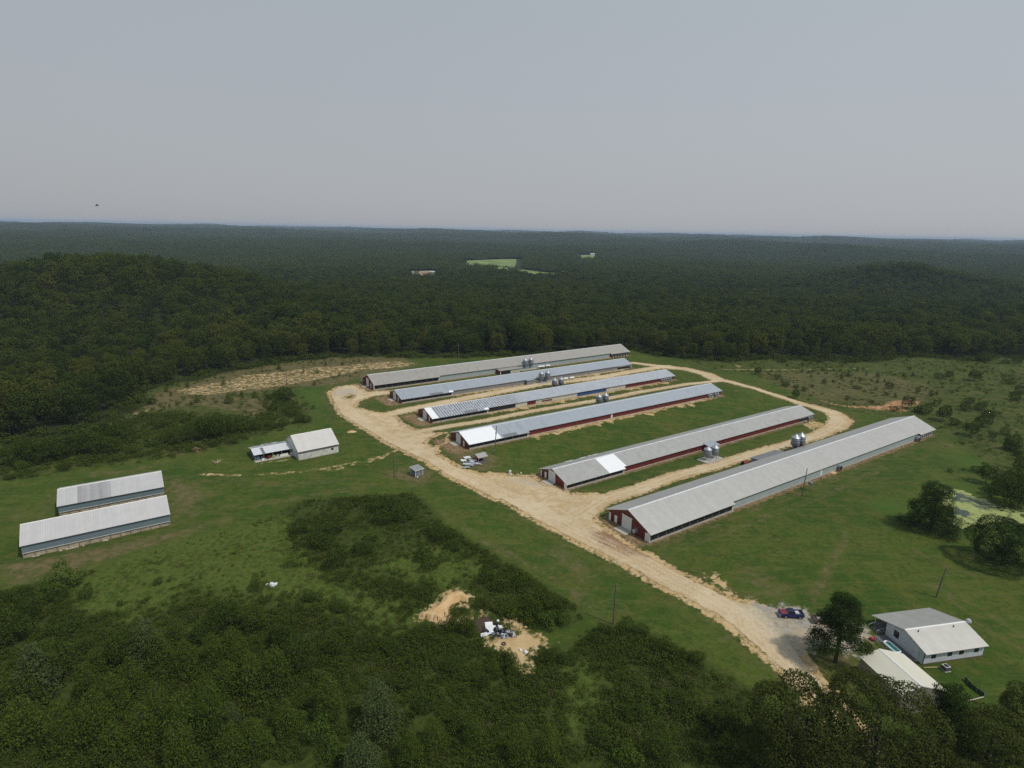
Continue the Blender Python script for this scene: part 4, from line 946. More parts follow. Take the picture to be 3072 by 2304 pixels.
# two long grey sheds on the left
BLUEGREY = mat("blue_grey_lap_siding", (.155, .205, .235), .65, 0, .06, .6, ribs=.26, rib_axis=2, rib_amt=.45)
SHED_R = mat("pale_grey_metal_roof", (.60, .59, .58), .52, .4, .04, .6, sheets=.92, ribs=.46, rib_amt=.16, stain=(.5, .48, .46), stain_amt=.25)
def long_shed(label, X, Y, yaw, L, wf, wb, e, rise, open_h):
    root, zr, hr, yf, yb = gabled("livestock_shed", label, "shed", X, Y, yaw, L, wf, wb, e, rise, SHED_R, None, .36, .15, T=.08, group="twin long grey sheds")
    pts = [(-yf, open_h), (-yf + .06, open_h), (-yf + .06, zr(yf) - .13), (-yf, zr(yf) - .13)]
    MB().xprism(pts, .2, L - .2).build("wall", BLUEGREY, root)
    MB().xprism([(yb - .06, -.4), (yb, -.4), (yb, zr(yb) - .13), (yb - .06, zr(yb) - .13)], .2, L - .2).build("wall", BLUEGREY, root)
    for x0 in (.14, L - .2):
        MB().xprism([(-yf + .07, -.4), (yb - .07, -.4), (yb - .07, zr(yb) - .13), (0, hr - .12), (-yf + .07, zr(yf) - .13)], x0, x0 + .06).build("end_wall", mat("white_lap_siding", (.42, .44, .45), .65, 0, .06, .8, ribs=.26, rib_axis=2, rib_amt=.4), root)
    MB().box(.2, L - .2, -yf - .03, -yf - .002, open_h - .06, open_h + .05).build("sill_board", WHITE_M, root)
    n = int(L / 2.1); post = None
    for k in range(n + 1):
        if post is None: post = MB().box(-.07, .07, -.07, .07, -.4, open_h).build("post", mat("grey_wood", (.25, .23, .2), .8), root); o = post
        else: o = post.copy(); COL.objects.link(o); o.parent = root
        o.location = (.3 + (L - .6) * k / n, -yf + .02, 0)
    MB().box(.25, L - .25, -yf + .25, -yf + .32, -.4, open_h - .05).build("inner_boarding", mat("old_boards", (.40, .33, .24), .9, 0, .25, 1.5), root)
    for k in range(14):
        x = .6 + (L - 1.2) * rng.random(); q = .2 + .5 * rng.random()
        MB().prism([(x, -yf - .3 * rng.random(), -.3), (x + q * 2, -yf - .25, -.3), (x + q * 1.7, -yf + .2, -.3), (x + .1, -yf + .2, -.3)], (0, 0, .36 + .12 * rng.random())).build("footing_stone", mat("pale_stone", (.46, .43, .37), .9, 0, .2), root)
    return root, zr, hr
sA, zrA, hrA = long_shed("long grey sided shed with an unbroken pale roof, nearer the brush", -113.08, 123.84, 34.38, 29.47, 6.34, 6.0, 3.41, 2.61, 1.4)
sB, zrB, hrB = long_shed("shorter long shed behind its twin, with a band of darker roof sheets", -119.69, 144.05, 33.27, 23.82, 6.82, 6.37, 3.23, 2.15, 1.35)
z = lambda y: hrB - 2.15 / 6.82 * abs(y) + .012
for k in range(8):
    x0 = 4.3 + k * .93
    MB().xprism([(-.25, z(.25)), (-6.8, z(6.8)), (-6.8, z(6.8) + .02), (-.25, z(.25) + .02)], x0, x0 + .90).build("roof_panel", mat("aged_sheet_%s" % "abcdefgh"[k], tuple((.36 + .10 * ((k * 37) % 5) / 5,) * 3), .55, .4, .06, .7, ribs=.46, rib_amt=.2), sB)
# white barn
PEEL = mat("peeling_white_boards", (.62, .62, .57), .8, 0, .1, 1.2, ribs=.22, rib_axis=2, rib_amt=.5, stain=(.34, .28, .2), stain_amt=.6)
wb_, zr, hr, yf, yb = gabled("white_barn", "white boarded barn with pale roof beside the open junk shed", "barn", -73.03, 185.31, 37.23, 13.67, 6.93, 6.14, 2.92, 3.73, mat("pale_barn_roof", (.60, .585, .55), .55, .3, .04, .6, sheets=.92, ribs=.46, rib_amt=.1, stain=(.5, .47, .43), stain_amt=.3), PEEL, .4, .15)
MB().box(.2, 13.4, -yf - .03, -yf - .002, 2.0, zr(yf) - .16).build("wall_panel", GREYW, wb_)
d = MB().box(2.0, 3.0, -yf - .05, -yf - .004, .05, 2.0).build("door", mat("grey_white_door", (.50, .53, .54), .6), wb_)
MB().box(2.8, 2.88, -yf - .07, -yf - .05, .95, 1.05).build("handle", BLACK, d)
window(wb_, 'x', 11.4, -yf - .004, .65, .6, 1.25, -1)
MB().box(.05, .15, -4.6, -1.6, 0, 2.6).build("sliding_door", mat("grey_white_door", (.50, .53, .54), .6), wb_)
MB().box(.0, .15, -4.9, -1.0, 2.6, 2.8).build("door_rail", WHITE_M, wb_)
MB().box(.15, 13.5, -yf - .06, -yf - .003, -.4, .12).build("foundation", CONC_M, wb_)
# open fronted shed with junk
STRK = mat("patchy_old_roof", (.40, .41, .42), .6, .3, .2, .9, stain=(.12, .11, .10), stain_amt=.75, sheets=.8)
osd, zr, hr, yf, yb = gabled("open_shed", "open fronted shed with whitish roof and junk stored under it", "shed", -84.95, 181.67, 34.9, 11.87, 4.36, 4.27, 2.12, .79, mat("bright_shed_roof", (.68, .70, .72), .5, .25, .04, .8, ribs=.3, rib_amt=.15), None, .39, .37, T=.07, far_m=STRK)
MB().box(.3, 11.5, yb - .08, yb, -.3, zr(yb) - .1).build("wall", mat("dark_boards", (.05, .048, .045), .9), osd)
MB().box(.28, .36, -3.6, yb - .1, -.3, 2.0).build("wall", mat("blue_grey_boards", (.10, .13, .17), .8), osd)
MB().box(11.42, 11.5, -1.0, yb - .1, -.3, 2.0).build("wall", mat("dark_boards", (.05, .048, .045), .9), osd)
for x in (.35, 3.0, 5.8, 8.6, 11.4): MB().box(x - .07, x + .07, -yf - .05, -yf + .08, -.3, zr(yf) - .09).build("post", mat("grey_wood", (.25, .23, .2), .8), osd)
z = lambda y: hr - .79 / 4.36 * abs(y) + .015
for x0, x1, mm in ((2.6, 3.5, PATCH_G),): MB().xprism([(-.25, z(.25)), (-4.34, z(4.34)), (-4.34, z(4.34) + .02), (-.25, z(.25) + .02)], x0, x1).build("roof_panel", mm, osd)
MB().xprism([(4.28, z(4.27) - .04), (5.9, z(5.9) - .06), (5.9, z(5.9) - .02), (4.28, z(4.27) - .0)], 4.2, 9.5).build("roof_panel", STRK, osd)
MB().box(0, 12.6, -yf - 1.6, -yf + 1, -.4, .06).build("floor_slab", CONC_M, osd)
def put(o, parent_obj, loc, rz=0.0):
    o.location = parent_obj.matrix_basis @ Vector(loc); o.rotation_euler = (0, 0, parent_obj.rotation_euler.z + rz); return o
def crate(name, label, cat, par, loc, sz, m, rz=0.0, group=None):
    b = MB(); w, d, h = sz
    b.box(-w / 2, w / 2, -d / 2, d / 2, 0, h * .94); b.box(-w / 2 - .03, w / 2 + .03, -d / 2 - .03, d / 2 + .03, h * .94, h)
    return tag(put(b.build(name, m), par, loc, rz), label, cat, group)
crate("cabinet", "blue grey metal cabinet at the end of the open shed", "cabinet", osd, (1.2, -3.4, .05), (1.0, .7, 1.3), mat("cabinet_blue", (.10, .15, .19), .5))
crate("cabinet", "narrow blue metal cabinet beside the shed post", "cabinet", osd, (2.4, -3.5, .05), (.5, .6, 1.0), mat("cabinet_blue2", (.06, .11, .16), .5))
crate("storage_box", "small white box on the open shed slab", "box", osd, (2.5, -4.6, .06), (.7, .5, .45), WHITE_M, .3)
crate("storage_box", "white chest at the barn end of the open shed", "box", osd, (11.6, -3.9, .06), (.7, .5, .55), WHITE_M, .1)
crate("bench", "long white bench top under the open shed eave", "bench", osd, (9.2, -4.1, .06), (2.6, .5, .62), WHITE_M, .03)
root = empty("garden_tractor", osd.matrix_basis @ Vector((4.6, -3.7, .06)), osd.rotation_euler.z + .2, "small red garden tractor parked under the open shed", "tractor")
RED_P = mat("red_paint", (.30, .025, .02), .4)
MB().prism([(-.8, -.3, .3), (.5, -.3, .3), (.5, -.3, .75), (-.1, -.3, .8), (-.2, -.3, .55), (-.8, -.3, .6)], (0, .6, 0)).build("tractor_body", RED_P, root)
MB().box(-.75, -.35, -.22, .22, .6, .9).build("seat", BLACK, root)
wh = MB().tube([(0, -.1, 0), (0, .1, 0)], .3, 14).build("wheel", BLACK, root, (-.5, -.42, .3))
for lx, ly in ((-.5, .42), (.35, -.38), (.35, .38)):
    o = wh.copy(); COL.objects.link(o); o.parent = root; o.location = (lx, ly, .25 if lx > 0 else .3); o.scale = (.8, 1, .8) if lx > 0 else (1, 1, 1)
for i, (lx, c_, lb) in enumerate(((6.2, (.30, .32, .12), "olive heap of sacks beside the red tractor"), (7.2, (.35, .36, .36), "grey heap of scrap metal in the middle of the open shed"), (8.0, (.02, .02, .022), "black barrel behind the white bench"))):
    b = MB()
    for k in range(5): b.tube([(rng.normal(0, .25), rng.normal(0, .2), .02), (rng.normal(0, .25), rng.normal(0, .2), .45 + .3 * rng.random())], [.35, .22], 9)
    tag(put(b.build(("sack_heap", "scrap_heap", "barrel")[i], mat("junk_%s" % "abc"[i], c_, .7, 0, .4, 3)), osd, (lx, -3.8, .06)), lb, ("sacks", "scrap", "barrel")[i])
# pump house
ph = empty("pump_house", Vector((-29.05, 168.55, float(hz(-29, 168.5)))), R(43), "small grey well house with white trim beside the road", "well house")
PG = mat("grey_board_siding", (.175, .19, .20), .7, 0, .06, 1, ribs=.2, rib_amt=.3)
PW = (2.75, 2.55)
MB().prism([(0, 0, -.3), (PW[0], 0, -.3), (PW[0], PW[1], -.3), (0, PW[1], -.3)], (0, 0, 2.35)).build("wall", PG, ph)
MB().prism([(-.25, -.3, 2.15), (PW[0] + .25, -.3, 2.15), (PW[0] + .25, PW[1] + .3, 2.5), (-.25, PW[1] + .3, 2.5)], (0, 0, .06)).build("roof", mat("grey_shingle", (.24, .25, .255), .85, 0, .1, 2), ph)
for p_, v_ in (((-.27, -.33, 2.08), (PW[0] + .54, 0, 0)), ((-.27, PW[1] + .3, 2.42), (PW[0] + .54, 0, 0))):
    MB().prism([p_, (p_[0], p_[1] + .04, p_[2]), (p_[0], p_[1] + .04, p_[2] + .17), (p_[0], p_[1], p_[2] + .17)], v_).build("fascia", WHITE_M, ph)
for x in (-.27, PW[0] + .25): MB().prism([(x, -.29, 2.08), (x, PW[1] + .29, 2.43), (x, PW[1] + .29, 2.6), (x, -.29, 2.25)], (.03, 0, 0)).build("fascia", WHITE_M, ph)
for x, y in ((-.03, -.03), (PW[0] - .07, -.03), (-.03, PW[1] - .07)): MB().box(x, x + .12, y, y + .12, -.1, 2.05).build("corner_trim", WHITE_M, ph)
MB().prism([(.05, .0, 2.05), (.05, 0, 2.2), (.05, PW[1], 2.45), (.05, PW[1], 2.05)], (PW[0] - .1, 0, 0)).build("gable_wall", PG, ph)
MB().box(.75, 1.6, -.06, -.003, 0, 1.9).build("door", mat("grey_door", (.20, .215, .225), .6), ph)
tag(put(MB().box(-.2, .2, -.14, .14, 0, .3).build("meter_box", WHITE_M), ph, (.35, -.5, 0), .4), "small white box on the ground by the well house", "box")
# fuel shelter
fs = G(1440, 1381)
fr = empty("tank_shelter", fs, R(36), "small open roof on posts sheltering a red tank", "shelter")
MB().xprism([(0, 2.6), (-2.0, 1.75), (-2.0, 1.68), (0, 2.53), (1.6, 1.9), (1.6, 1.97)], -1.9, 1.9).build("roof", mat("shelter_roof", (.36, .36, .35), .6, .3, .08, 1, ribs=.3), fr)
for x in (-1.6, 1.6):
    for y in (-1.6, 1.3): MB().box(x - .06, x + .06, y - .06, y + .06, -.3, 1.75 + (.12 if y > 0 else .1)).build("post", mat("grey_wood", (.25, .23, .2), .8), fr)
MB().box(-1.9, 1.9, -1.9, 1.5, -.4, .08).build("floor_slab", mat("dark_slab", (.12, .11, .10), .9), fr)
root = empty("fuel_tank", fr.matrix_basis @ Vector((-.35, 0, .08)), R(36), "red fuel tank under the small open roof", "tank")
MB().tube([(-1.1, 0, 1.0), (-1.0, 0, 1.0), (1.0, 0, 1.0), (1.1, 0, 1.0)], [.5, .72, .72, .5], 18).build("tank", RED_P, root)
for x in (-.7, .7): MB().box(x - .08, x + .08, -.5, .5, 0, .5).build("cradle", BLACK, root)

# ------------------------------------------------------------------ loose things, vehicles, poles
def metal_sheet(label, p, rz, w, d, m, tilt=.1, lift=.1):
    V = []; n = 7
    for i in range(n):
        x = -w / 2 + w * i / (n - 1); b_ = .12 * math.sin(i * 1.7 + rz * 3)
        V += [(x, -d / 2, lift + b_ + .1), (x, d / 2, lift + b_ * .4 + tilt * d)]
    b = MB(); Fs = [(2 * i, 2 * i + 2, 2 * i + 3, 2 * i + 1) for i in range(n - 1)]
    b.add(V, Fs)
    o = b.build("metal_sheet", m, None, p); o.rotation_euler = (0, 0, rz)
    s_ = o.modifiers.new("thick", 'SOLIDIFY'); s_.thickness = .03
    tag(o, label, "metal sheet", "torn roofing sheets heaped by the road")
SH1 = mat("bent_silver_sheet", (.55, .60, .68), .4, .35, .1, 2); SH2 = mat("bent_white_sheet", (.70, .72, .72), .5, .1, .1, 2); SH3 = mat("bent_grey_sheet", (.36, .38, .40), .5, .3, .15, 2)
cS = lambda p: conv(p, 1180, 1350, 6.9125)
for (px, py), rz, w, d, m_, lb in (((1530, 170), .5, 2.4, 1.5, SH2, "white bent sheet at the far end of the scrap heap"), ((1590, 205), -.4, 2.2, 1.1, SH3, "dark grey sheet between the white one and the silver ones"), ((1650, 250), .9, 2.6, 1.6, SH1, "blue silver sheet on top in the middle of the scrap heap"),
        ((1540, 300), .1, 3.0, 1.4, SH1, "wide silver sheet on the road side of the scrap heap"), ((1630, 320), 1.2, 2.2, 1.5, SH3, "folded grey sheet at the front of the scrap heap"), ((1735, 290), -.6, 2.6, 1.3, SH1, "silver sheet sticking out towards the tank shelter"),
        ((1455, 240), 0.1, 1.8, 1.5, SH2, "square white sheet lying apart on the grass"), ((1510, 370), .3, 2.4, 1.2, SH3, "pale grey sheet nearest the road"), ((1780, 300), -.75, 3.2, .3, SH2, "long narrow white strip of metal")):
    metal_sheet(lb, G(*cS([(px, py)])[0]) + Vector((0, 0, .05)), rz, w, d, m_, .12, .1 + .25 * rng.random())
# rubbish at the pit
WH_A = mat("white_enamel", (.66, .67, .68), .4, 0, .06, 2, stain=(.5, .42, .3), stain_amt=.3); BLK_P = mat("black_plastic", (.012, .013, .018), .4)
def junk_box(name, label, cat, px, py, w, d, h, rz, m, tilt=(0, 0), group="old white panels dumped at the pit", lift=0):
    p = G(*cDump([(px, py)])[0]); b = MB()
    b.box(-w / 2, w / 2, -d / 2, d / 2, 0, h); b.box(-w * .42, w * .42, -d * .42, d * .42, h, h + .04)
    o = b.build(name, m, None, p + Vector((0, 0, lift))); o.rotation_euler = (tilt[0], tilt[1], rz); return tag(o, label, cat, group)
junk_box("old_appliance", "white panel leaning highest at the water's edge", "panel", 1185, 690, 1.5, 1.3, .18, .3, WH_A, (.5, .1), lift=.5)
junk_box("old_appliance", "white panel lying flat across the middle of the dump", "panel", 1240, 715, 1.7, 1.0, .2, -.1, WH_A, (.2, .1), lift=.35)
junk_box("old_appliance", "square white panel at the front of the dump", "panel", 1190, 755, 1.4, 1.2, .2, .5, WH_A, (.35, -.1), lift=.2)
junk_box("old_appliance", "dull white panel lowest on the left of the dump", "panel", 1115, 800, 1.2, .9, .15, .2, WH_A, (.25, -.2), lift=.1)
junk_box("broken_cabinet", "black cabinet tipped behind the white panels", "cabinet", 1140, 755, 1.2, .9, .5, .2, BLK_P, (.2, .1), None)
junk_box("white_tub", "small white tub in front of the black bags", "tub", 1345, 715, 1.0, .7, .5, .4, WH_A, (.1, .3), None, .2)
def bag(label, px, py, s, m, nm="rubbish_bag", lift=0.0, group="black rubbish bags"):
    b = MB(); n = 8
    pts = [(0, 0, -.05), (.05, 0, .15), (0, .05, .4), (.05, 0, .65), (0, 0, .8)]
    b.tube([Vector(p) * s for p in pts], [.45 * s, .6 * s, .55 * s, .3 * s, .08 * s], 10)
    o = b.build(nm, m, None, G(*cDump([(px, py)])[0]) + Vector((0, 0, lift))); return tag(o, label, "bag", group)
bag("large black bag standing behind the white tub", 1318, 690, 1.2, BLK_P)
bag("black bag slumped beside the large one", 1290, 735, 1.1, BLK_P); bag("flat black bag on the right of the dump", 1375, 765, 1.1, BLK_P)
bag("white bag perched on the top of the dump", 1315, 640, .5, WH_A, lift=.7, group=None)
bag("white sack lying alone on the sand track", 1715, 1050, .7, WH_A, group=None); bag("small white bag beside the larger sack on the sand track", 1640, 1015, .5, WH_A, group=None)
SCR = [mat("scrap_%s" % n, c, .7, .1, .3, 3) for n, c in (("grey", (.28, .28, .29)), ("white", (.62, .62, .62)), ("rusty", (.22, .10, .05)), ("dark", (.03, .03, .035)), ("blue", (.16, .20, .26)))]
for k in range(34):
    px = 1230 + 330 * rng.random(); py = 745 + 85 * rng.random()
    b = MB(); w, d, h = .15 + .55 * rng.random(), .1 + .3 * rng.random(), .08 + .3 * rng.random()
    b.prism([(-w, -d, 0), (w, -d * .6, 0), (w * .7, d, .05), (-w * .8, d * .8, 0)], (.1, .05, h))
    mk = int(rng.integers(0, 5)); o = b.build("scrap_piece", SCR[mk], None, G(*cDump([(px, py)])[0]) + Vector((0, 0, .02))); o.rotation_euler = (rng.normal(0, .4), rng.normal(0, .4), rng.random() * 6)
    tag(o, "%s scrap among the rubbish strewn beside the white panels" % ("grey", "whitish", "rust coloured", "blackish", "bluish")[mk], "scrap", "scraps of rubbish at the pit")
root = empty("discarded_tyre", G(*cDump([(1400, 925)])[0]), 0, "worn tyre lying flat on the sand below the dump", "tyre")
b = MB(); pts = [(math.cos(a) * .33, math.sin(a) * .33, .12) for a in np.linspace(0, 2 * math.pi, 19)]; b.tube(pts, .13, 8); b.build("tyre", mat("old_rubber", (.06, .05, .045), .9), root)
for px, py, lb in ((815, 1555, "white plastic litter in the weeds above the brush"), ):
    pass
b = MB()
for k in range(5):
    x, y, q = rng.normal(0, .5), rng.normal(0, .3), .2 + .25 * rng.random(); b.prism([(x - q, y - q, 0), (x + q, y - q * .7, 0), (x + q * .6, y + q, 0), (x - q, y + q * .6, 0)], (.1, .05, .25 + .25 * rng.random()))
o = b.build("white_rubbish", WH_A, None, G(813, 1754)); tag(o, "white rubbish dumped in the weeds beside a small cedar", "rubbish")
# broken branches on the lawn (heap of pale wood)
def branch_heap(label, p, s, n=9, m=None):
    b = MB()
    for k in range(n):
        a = rng.random() * 6.28; l = s * (.6 + .7 * rng.random()); q = Vector((math.cos(a) * l, math.sin(a) * l, .1 + .5 * rng.random() * s))
        b.tube([(rng.normal(0, .15), rng.normal(0, .15), .08), q * .5 + Vector((0, 0, .15)), q], [.07 * s ** .5, .05 * s ** .5, .02], 6)
    tag(b.build("dead_branches", m or mat("bleached_wood", (.42, .33, .24), .9, 0, .15, 2), None, p), label, "branches")
branch_heap("bleached dead branches heaped on the grass below the open shed", G(*cL([(1445, 748)])[0]), 1.8, 12)
branch_heap("fallen bare branches among the young pines at the bottom", G(645, 2147), 1.6, 8)
branch_heap("bare dead limbs at the left edge of the brush", G(66, 1868), 1.8, 7)
def fin_rock(): pass
# utility poles
POLE_M = mat("weathered_pole", (.12, .10, .085), .9, 0, .2, 1.5)
def pole(label, base, h, arm=True, guys=(), can=False, lean=0.0, meter=False):
    base = Vector(base); root = empty("utility_pole", base, 0, label, "utility pole", "wooden utility poles")
    MB().tube([(0, 0, -.4), (lean * .5, 0, h * .5), (lean, 0, h)], [.17, .14, .10], 10).build("post", POLE_M, root)
    if arm:
        MB().box(lean - 1.0, lean + 1.0, -.06, .06, h - .75, h - .6).build("crossarm", POLE_M, root)
        for x in (-.9, .9): MB().tube([(lean + x, 0, h - .6), (lean + x, 0, h - .42)], .06, 8).build("insulator", GALV, root)
    MB().tube([(lean, 0, h), (lean, 0, h + .18)], .06, 8).build("insulator", GALV, root)
    if can: MB().tube([(lean * .8, -.38, h * .72), (lean * .8, -.38, h * .72 + .9)], .27, 12).build("transformer", mat("grey_can", (.42, .44, .46), .4, .2), root)
    if meter: MB().box(-.17, .17, -.33, -.14, 1.2, 1.8).build("meter_box", GALV, root)
    for gx, gy in guys: MB().tube([(lean, 0, h - .5), (gx, gy, .0)], .022, 5).build("guy_wire", GALV, root)
    return root
pole("tall guyed pole on the lawn beside the dark brush", G(1839.4, 1873), 8.9, False, ((2.6, 1.2), (-2.8, -.6)))
pole("thin pole on the grass left of the well house", G(1182.5, 1431.5), 9.6, False)
pole("pole standing beside the white fronted barn", G(1483.4, 1361.9), 10.0, False, (), True, .6, True)
pole("pole on the grass verge at the upper road bend", G(1002, 1263.5), 9.4, False)
pole("pole at the back edge of the sandy clearing", G(861, 1153), 10.5, False)
pole("pole behind the farthest barn near the woods", G(1376, 1088), 10.5, True)
pole("guyed pole on the lawn behind the house", G(2807.5, 1793), 7.2, False, ((2.2, -1.5),), False, .8)
pole("pole with transformer by the long wall of the largest barn", G(2405.5, 1488.8), 8.8, False, (), True, .35)
p = G(2426.8, 1471.5); root = empty("meter_post", p, BP, "short grey equipment post beside the transformer pole", "post")
MB().tube([(0, 0, -.3), (0, 0, 2.3)], .07, 8).build("post", GALV, root); MB().box(-.45, .45, -.35, .35, 2.1, 3.0).build("equipment_box", GALV_D, root); MB().tube([(0, -.35, 2.55), (0, -.8, 2.5)], .3, 12).build("lamp_hood", GALV, root)
# pickups
def pickup(label, p, rz, body_m, hood_m, cab_m, load_m, group=None, L=4.7, worn=False):
    root = empty("pickup", p, rz, label, "pickup", group)       # front towards +x
    W = .88
    b = MB()
    # lower body with wheel openings left as notches
    prof = [(-2.3, .45), (-1.75, .45), (-1.7, .72), (-1.45, .84), (-1.2, .72), (-1.15, .42), (1.0, .42), (1.05, .72), (1.3, .84), (1.55, .72), (1.6, .45), (2.25, .48), (2.3, .85), (2.15, .98), (.85, 1.05), (-.55, 1.08), (-.6, .72), (-2.3, .72)]
    V0 = [(x, -W, z) for x, z in prof]
    b.prism(V0, (0, 2 * W, 0)); b.build("body", body_m, root)
    MB().prism([(.9, -W + .06, 1.05), (2.12, -W + .06, .98), (2.12, -W + .06, 1.01), (.9, -W + .06, 1.09)], (0, 2 * W - .12, 0)).build("hood", hood_m, root)
    b = MB(); b.box(-2.3, -.6, -W, -W + .1, .7, 1.08); b.box(-2.3, -.6, W - .1, W, .7, 1.08); b.box(-2.3, -2.2, -W + .1, W - .1, .7, 1.06); b.build("bed_side", body_m, root)
    MB().box(-2.2, -.6, -W + .1, W - .1, .72, .76).build("bed_floor", mat("dark_bed", (.04, .04, .045), .8), root)
    wb_, wt_ = W - .03, W - .2
    V = [(-.55, -wb_, 1.06), (.95, -wb_, 1.04), (.95, wb_, 1.04), (-.55, wb_, 1.06), (-.45, -wt_, 1.52), (.35, -wt_, 1.54), (.35, wt_, 1.54), (-.45, wt_, 1.52)]
    MB().add(V, [(3, 2, 1, 0), (4, 5, 6, 7), (0, 1, 5, 4), (1, 2, 6, 5), (2, 3, 7, 6), (3, 0, 4, 7)]).build("cab", cab_m, root)
    GL = DARKGL
    def quad(nm, a, b_, c_, d_): MB().prism([a, b_, c_, d_], Vector((Vector(b_) - Vector(a)).cross(Vector(d_) - Vector(a))).normalized() * .012).build(nm, GL, root)
    quad("windscreen", (.90, -wb_ + .1, 1.10), (.90, wb_ - .1, 1.10), (.40, wt_ - .05, 1.50), (.40, -wt_ + .05, 1.50))
    quad("rear_window", (-.545, wb_ - .12, 1.14), (-.545, -wb_ + .12, 1.14), (-.46, -wt_ + .06, 1.47), (-.46, wt_ - .06, 1.47))
    for s in (-1, 1):
        a = [(-.42, s * (wb_ - .02), 1.12), (.70, s * (wb_ - .02), 1.10), (.30, s * (wt_ + .02), 1.48), (-.38, s * (wt_ + .02), 1.48)]
        MB().prism(a, (0, s * .012, 0)).build("side_window", GL, root)
        MB().box(2.28, 2.32, s * .68 - .13, s * .68 + .13, .66, .82).build("headlight", mat("lamp_glass", (.6, .6, .58), .2), root)
        MB().box(-2.33, -2.29, s * .76 - .07, s * .76 + .07, .72, .98).build("tail_light", RED_P, root)
        MB().box(.55, .7, s * (W + .02) - .08, s * (W + .02) + .08, 1.08, 1.2).build("mirror", BLACK, root)
    MB().box(2.27, 2.42, -W, W, .40, .58).build("bumper", GALV, root); MB().box(-2.42, -2.28, -W, W, .42, .58).build("bumper", GALV, root)
    if load_m is not None:
        MB().box(-1.5, -.75, -.55, .35, .76, 1.0).build("bed_toolbox", load_m, root)
    wh = MB().tube([(0, -.1, 0), (0, .1, 0)], .35, 18).build("wheel", BLACK, root, (-1.45, -W + .08, .35))
    MB().tube([(0, -.115, 0), (0, .115, 0)], .20, 14).build("rim", GALV, wh)
    for x, s in ((-1.45, 1), (1.3, -1), (1.3, 1)):
        o = copy_tree(wh, root); o.location = (x, s * (W - .08), .35)
BLUE_P = mat("blue_car_paint", (.018, .028, .13), .3, .1, .08, 1.5); BLUE_L = mat("bright_blue_paint", (.03, .08, .38), .35, .1)
pickup("blue pickup with a dull red hood parked on the gravel", G(2372, 1849), R(176), BLUE_P, mat("dull_red_hood", (.20, .03, .045), .5), mat("dark_blue_paint", (.010, .014, .045), .3), mat("pale_load", (.50, .51, .50), .6))
BRN = mat("rusty_brown_paint", (.13, .085, .06), .7, 0, .3, 2)
pickup("rusty brown pickup half hidden behind the pine", G(2473, 1868), R(-6), BRN, BRN, mat("dark_brown_paint", (.05, .035, .03), .6), mat("white_load", (.6, .6, .58), .6))
# garden things round the house
p = G(2668, 1943)
root = empty("paddling_pool", (71.55, 94.55, .13), R(101), "long white and teal paddling pool on the deck beside the house", "pool")
def rrect(hx, hy, r, n=6):
    P = []
    for cx, cy, a0 in ((hx - r, hy - r, 0), (-hx + r, hy - r, 90), (-hx + r, -hy + r, 180), (hx - r, -hy + r, 270)):
        for k in range(n + 1): a = R(a0 + 90 * k / n); P.append((cx + r * math.cos(a), cy + r * math.sin(a)))
    return P
P = rrect(1.55, .62, .5); b = MB(); b.tube([(x, y, .28) for x, y in P] + [(P[0][0], P[0][1], .28)], .15, 8, 0, False); b.build("rim", mat("pool_white", (.74, .80, .82), .4), root)
MB().prism([(x, y, .10) for x, y in rrect(1.5, .57, .45)], (0, 0, .12)).build("water", mat("teal_water", (.03, .18, .17), .1, 0, .1, 1), root)
MB().prism([(x, y, 0) for x, y in rrect(1.55, .62, .5)], (0, 0, .1)).build("base", mat("pool_white", (.74, .80, .82), .4), root)
root = empty("deck_fence", (69.9, 94.2, .0), R(101), "low timber railing round the outer side of the deck", "railing")
for k in range(6): MB().box(-1.9 + k * .76, -1.82 + k * .76, -.04, .04, -.2, .95).build("post", mat("grey_wood", (.25, .23, .2), .8), root)
for z_ in (.45, .92): MB().box(-1.9, 2.0, -.055, -.04, z_, z_ + .1).build("rail", mat("pale_board", (.42, .38, .32), .8), root)
root = empty("red_mower", (69.2, 96.9, .0), .4, "small red mower beside the deck", "mower")
MB().prism([(-.4, -.3, .2), (.4, -.3, .2), (.35, -.3, .5), (-.3, -.3, .55)], (0, .6, 0)).build("mower_deck", mat("bright_red_paint", (.42, .04, .06), .4), root)
MB().tube([(-.3, -.2, .5), (-.9, -.2, 1.0), (-.9, .2, 1.0), (-.3, .2, .5)], .025, 6).build("handle", BLACK, root)
wh = MB().tube([(0, -.04, 0), (0, .04, 0)], .14, 12).build("wheel", BLACK, root, (-.3, -.36, .14))
for x, y in ((-.3, .36), (.3, -.36), (.3, .36)):
    o = wh.copy(); COL.objects.link(o); o.parent = root; o.location = (x, y, .14)
root = empty("air_conditioner", G(2836, 2010), R(12), "grey air conditioning unit on the lawn beside the house", "air conditioner")
MB().box(-.48, .48, -.48, .48, .08, .85).build("casing", mat("ac_dark_grey", (.10, .105, .11), .5, .2, .05, 2, ribs=.1, rib_axis=2, rib_amt=.4), root)
MB().box(-.5, .5, -.5, .5, .85, .92).build("top_plate", mat("ac_light", (.45, .46, .47), .5), root)
MB().tube([(0, 0, .915), (0, 0, .95)], .38, 18).build("fan_grille", BLACK, root); MB().box(-.6, .6, -.6, .6, -.2, .08).build("pad", CONC_M, root)
a, b_ = G(2771, 2004), G(2819, 2003); o = MB().tube([a + Vector((0, 0, .12)), b_ + Vector((0, 0, .12))], .07, 8).build("duct_board", mat("yellow_pine", (.50, .40, .22), .8)); tag(o, "yellowish board lying between the house and the air conditioner", "board")
a, b_ = G(2743, 1985), G(2759, 1983); o = MB().tube([a + Vector((0, 0, .12)), b_ + Vector((0, 0, .12))], .09, 8).build("timber", mat("yellow_pine", (.50, .40, .22), .8)); tag(o, "short pale timber between the shed and the house wall", "timber")
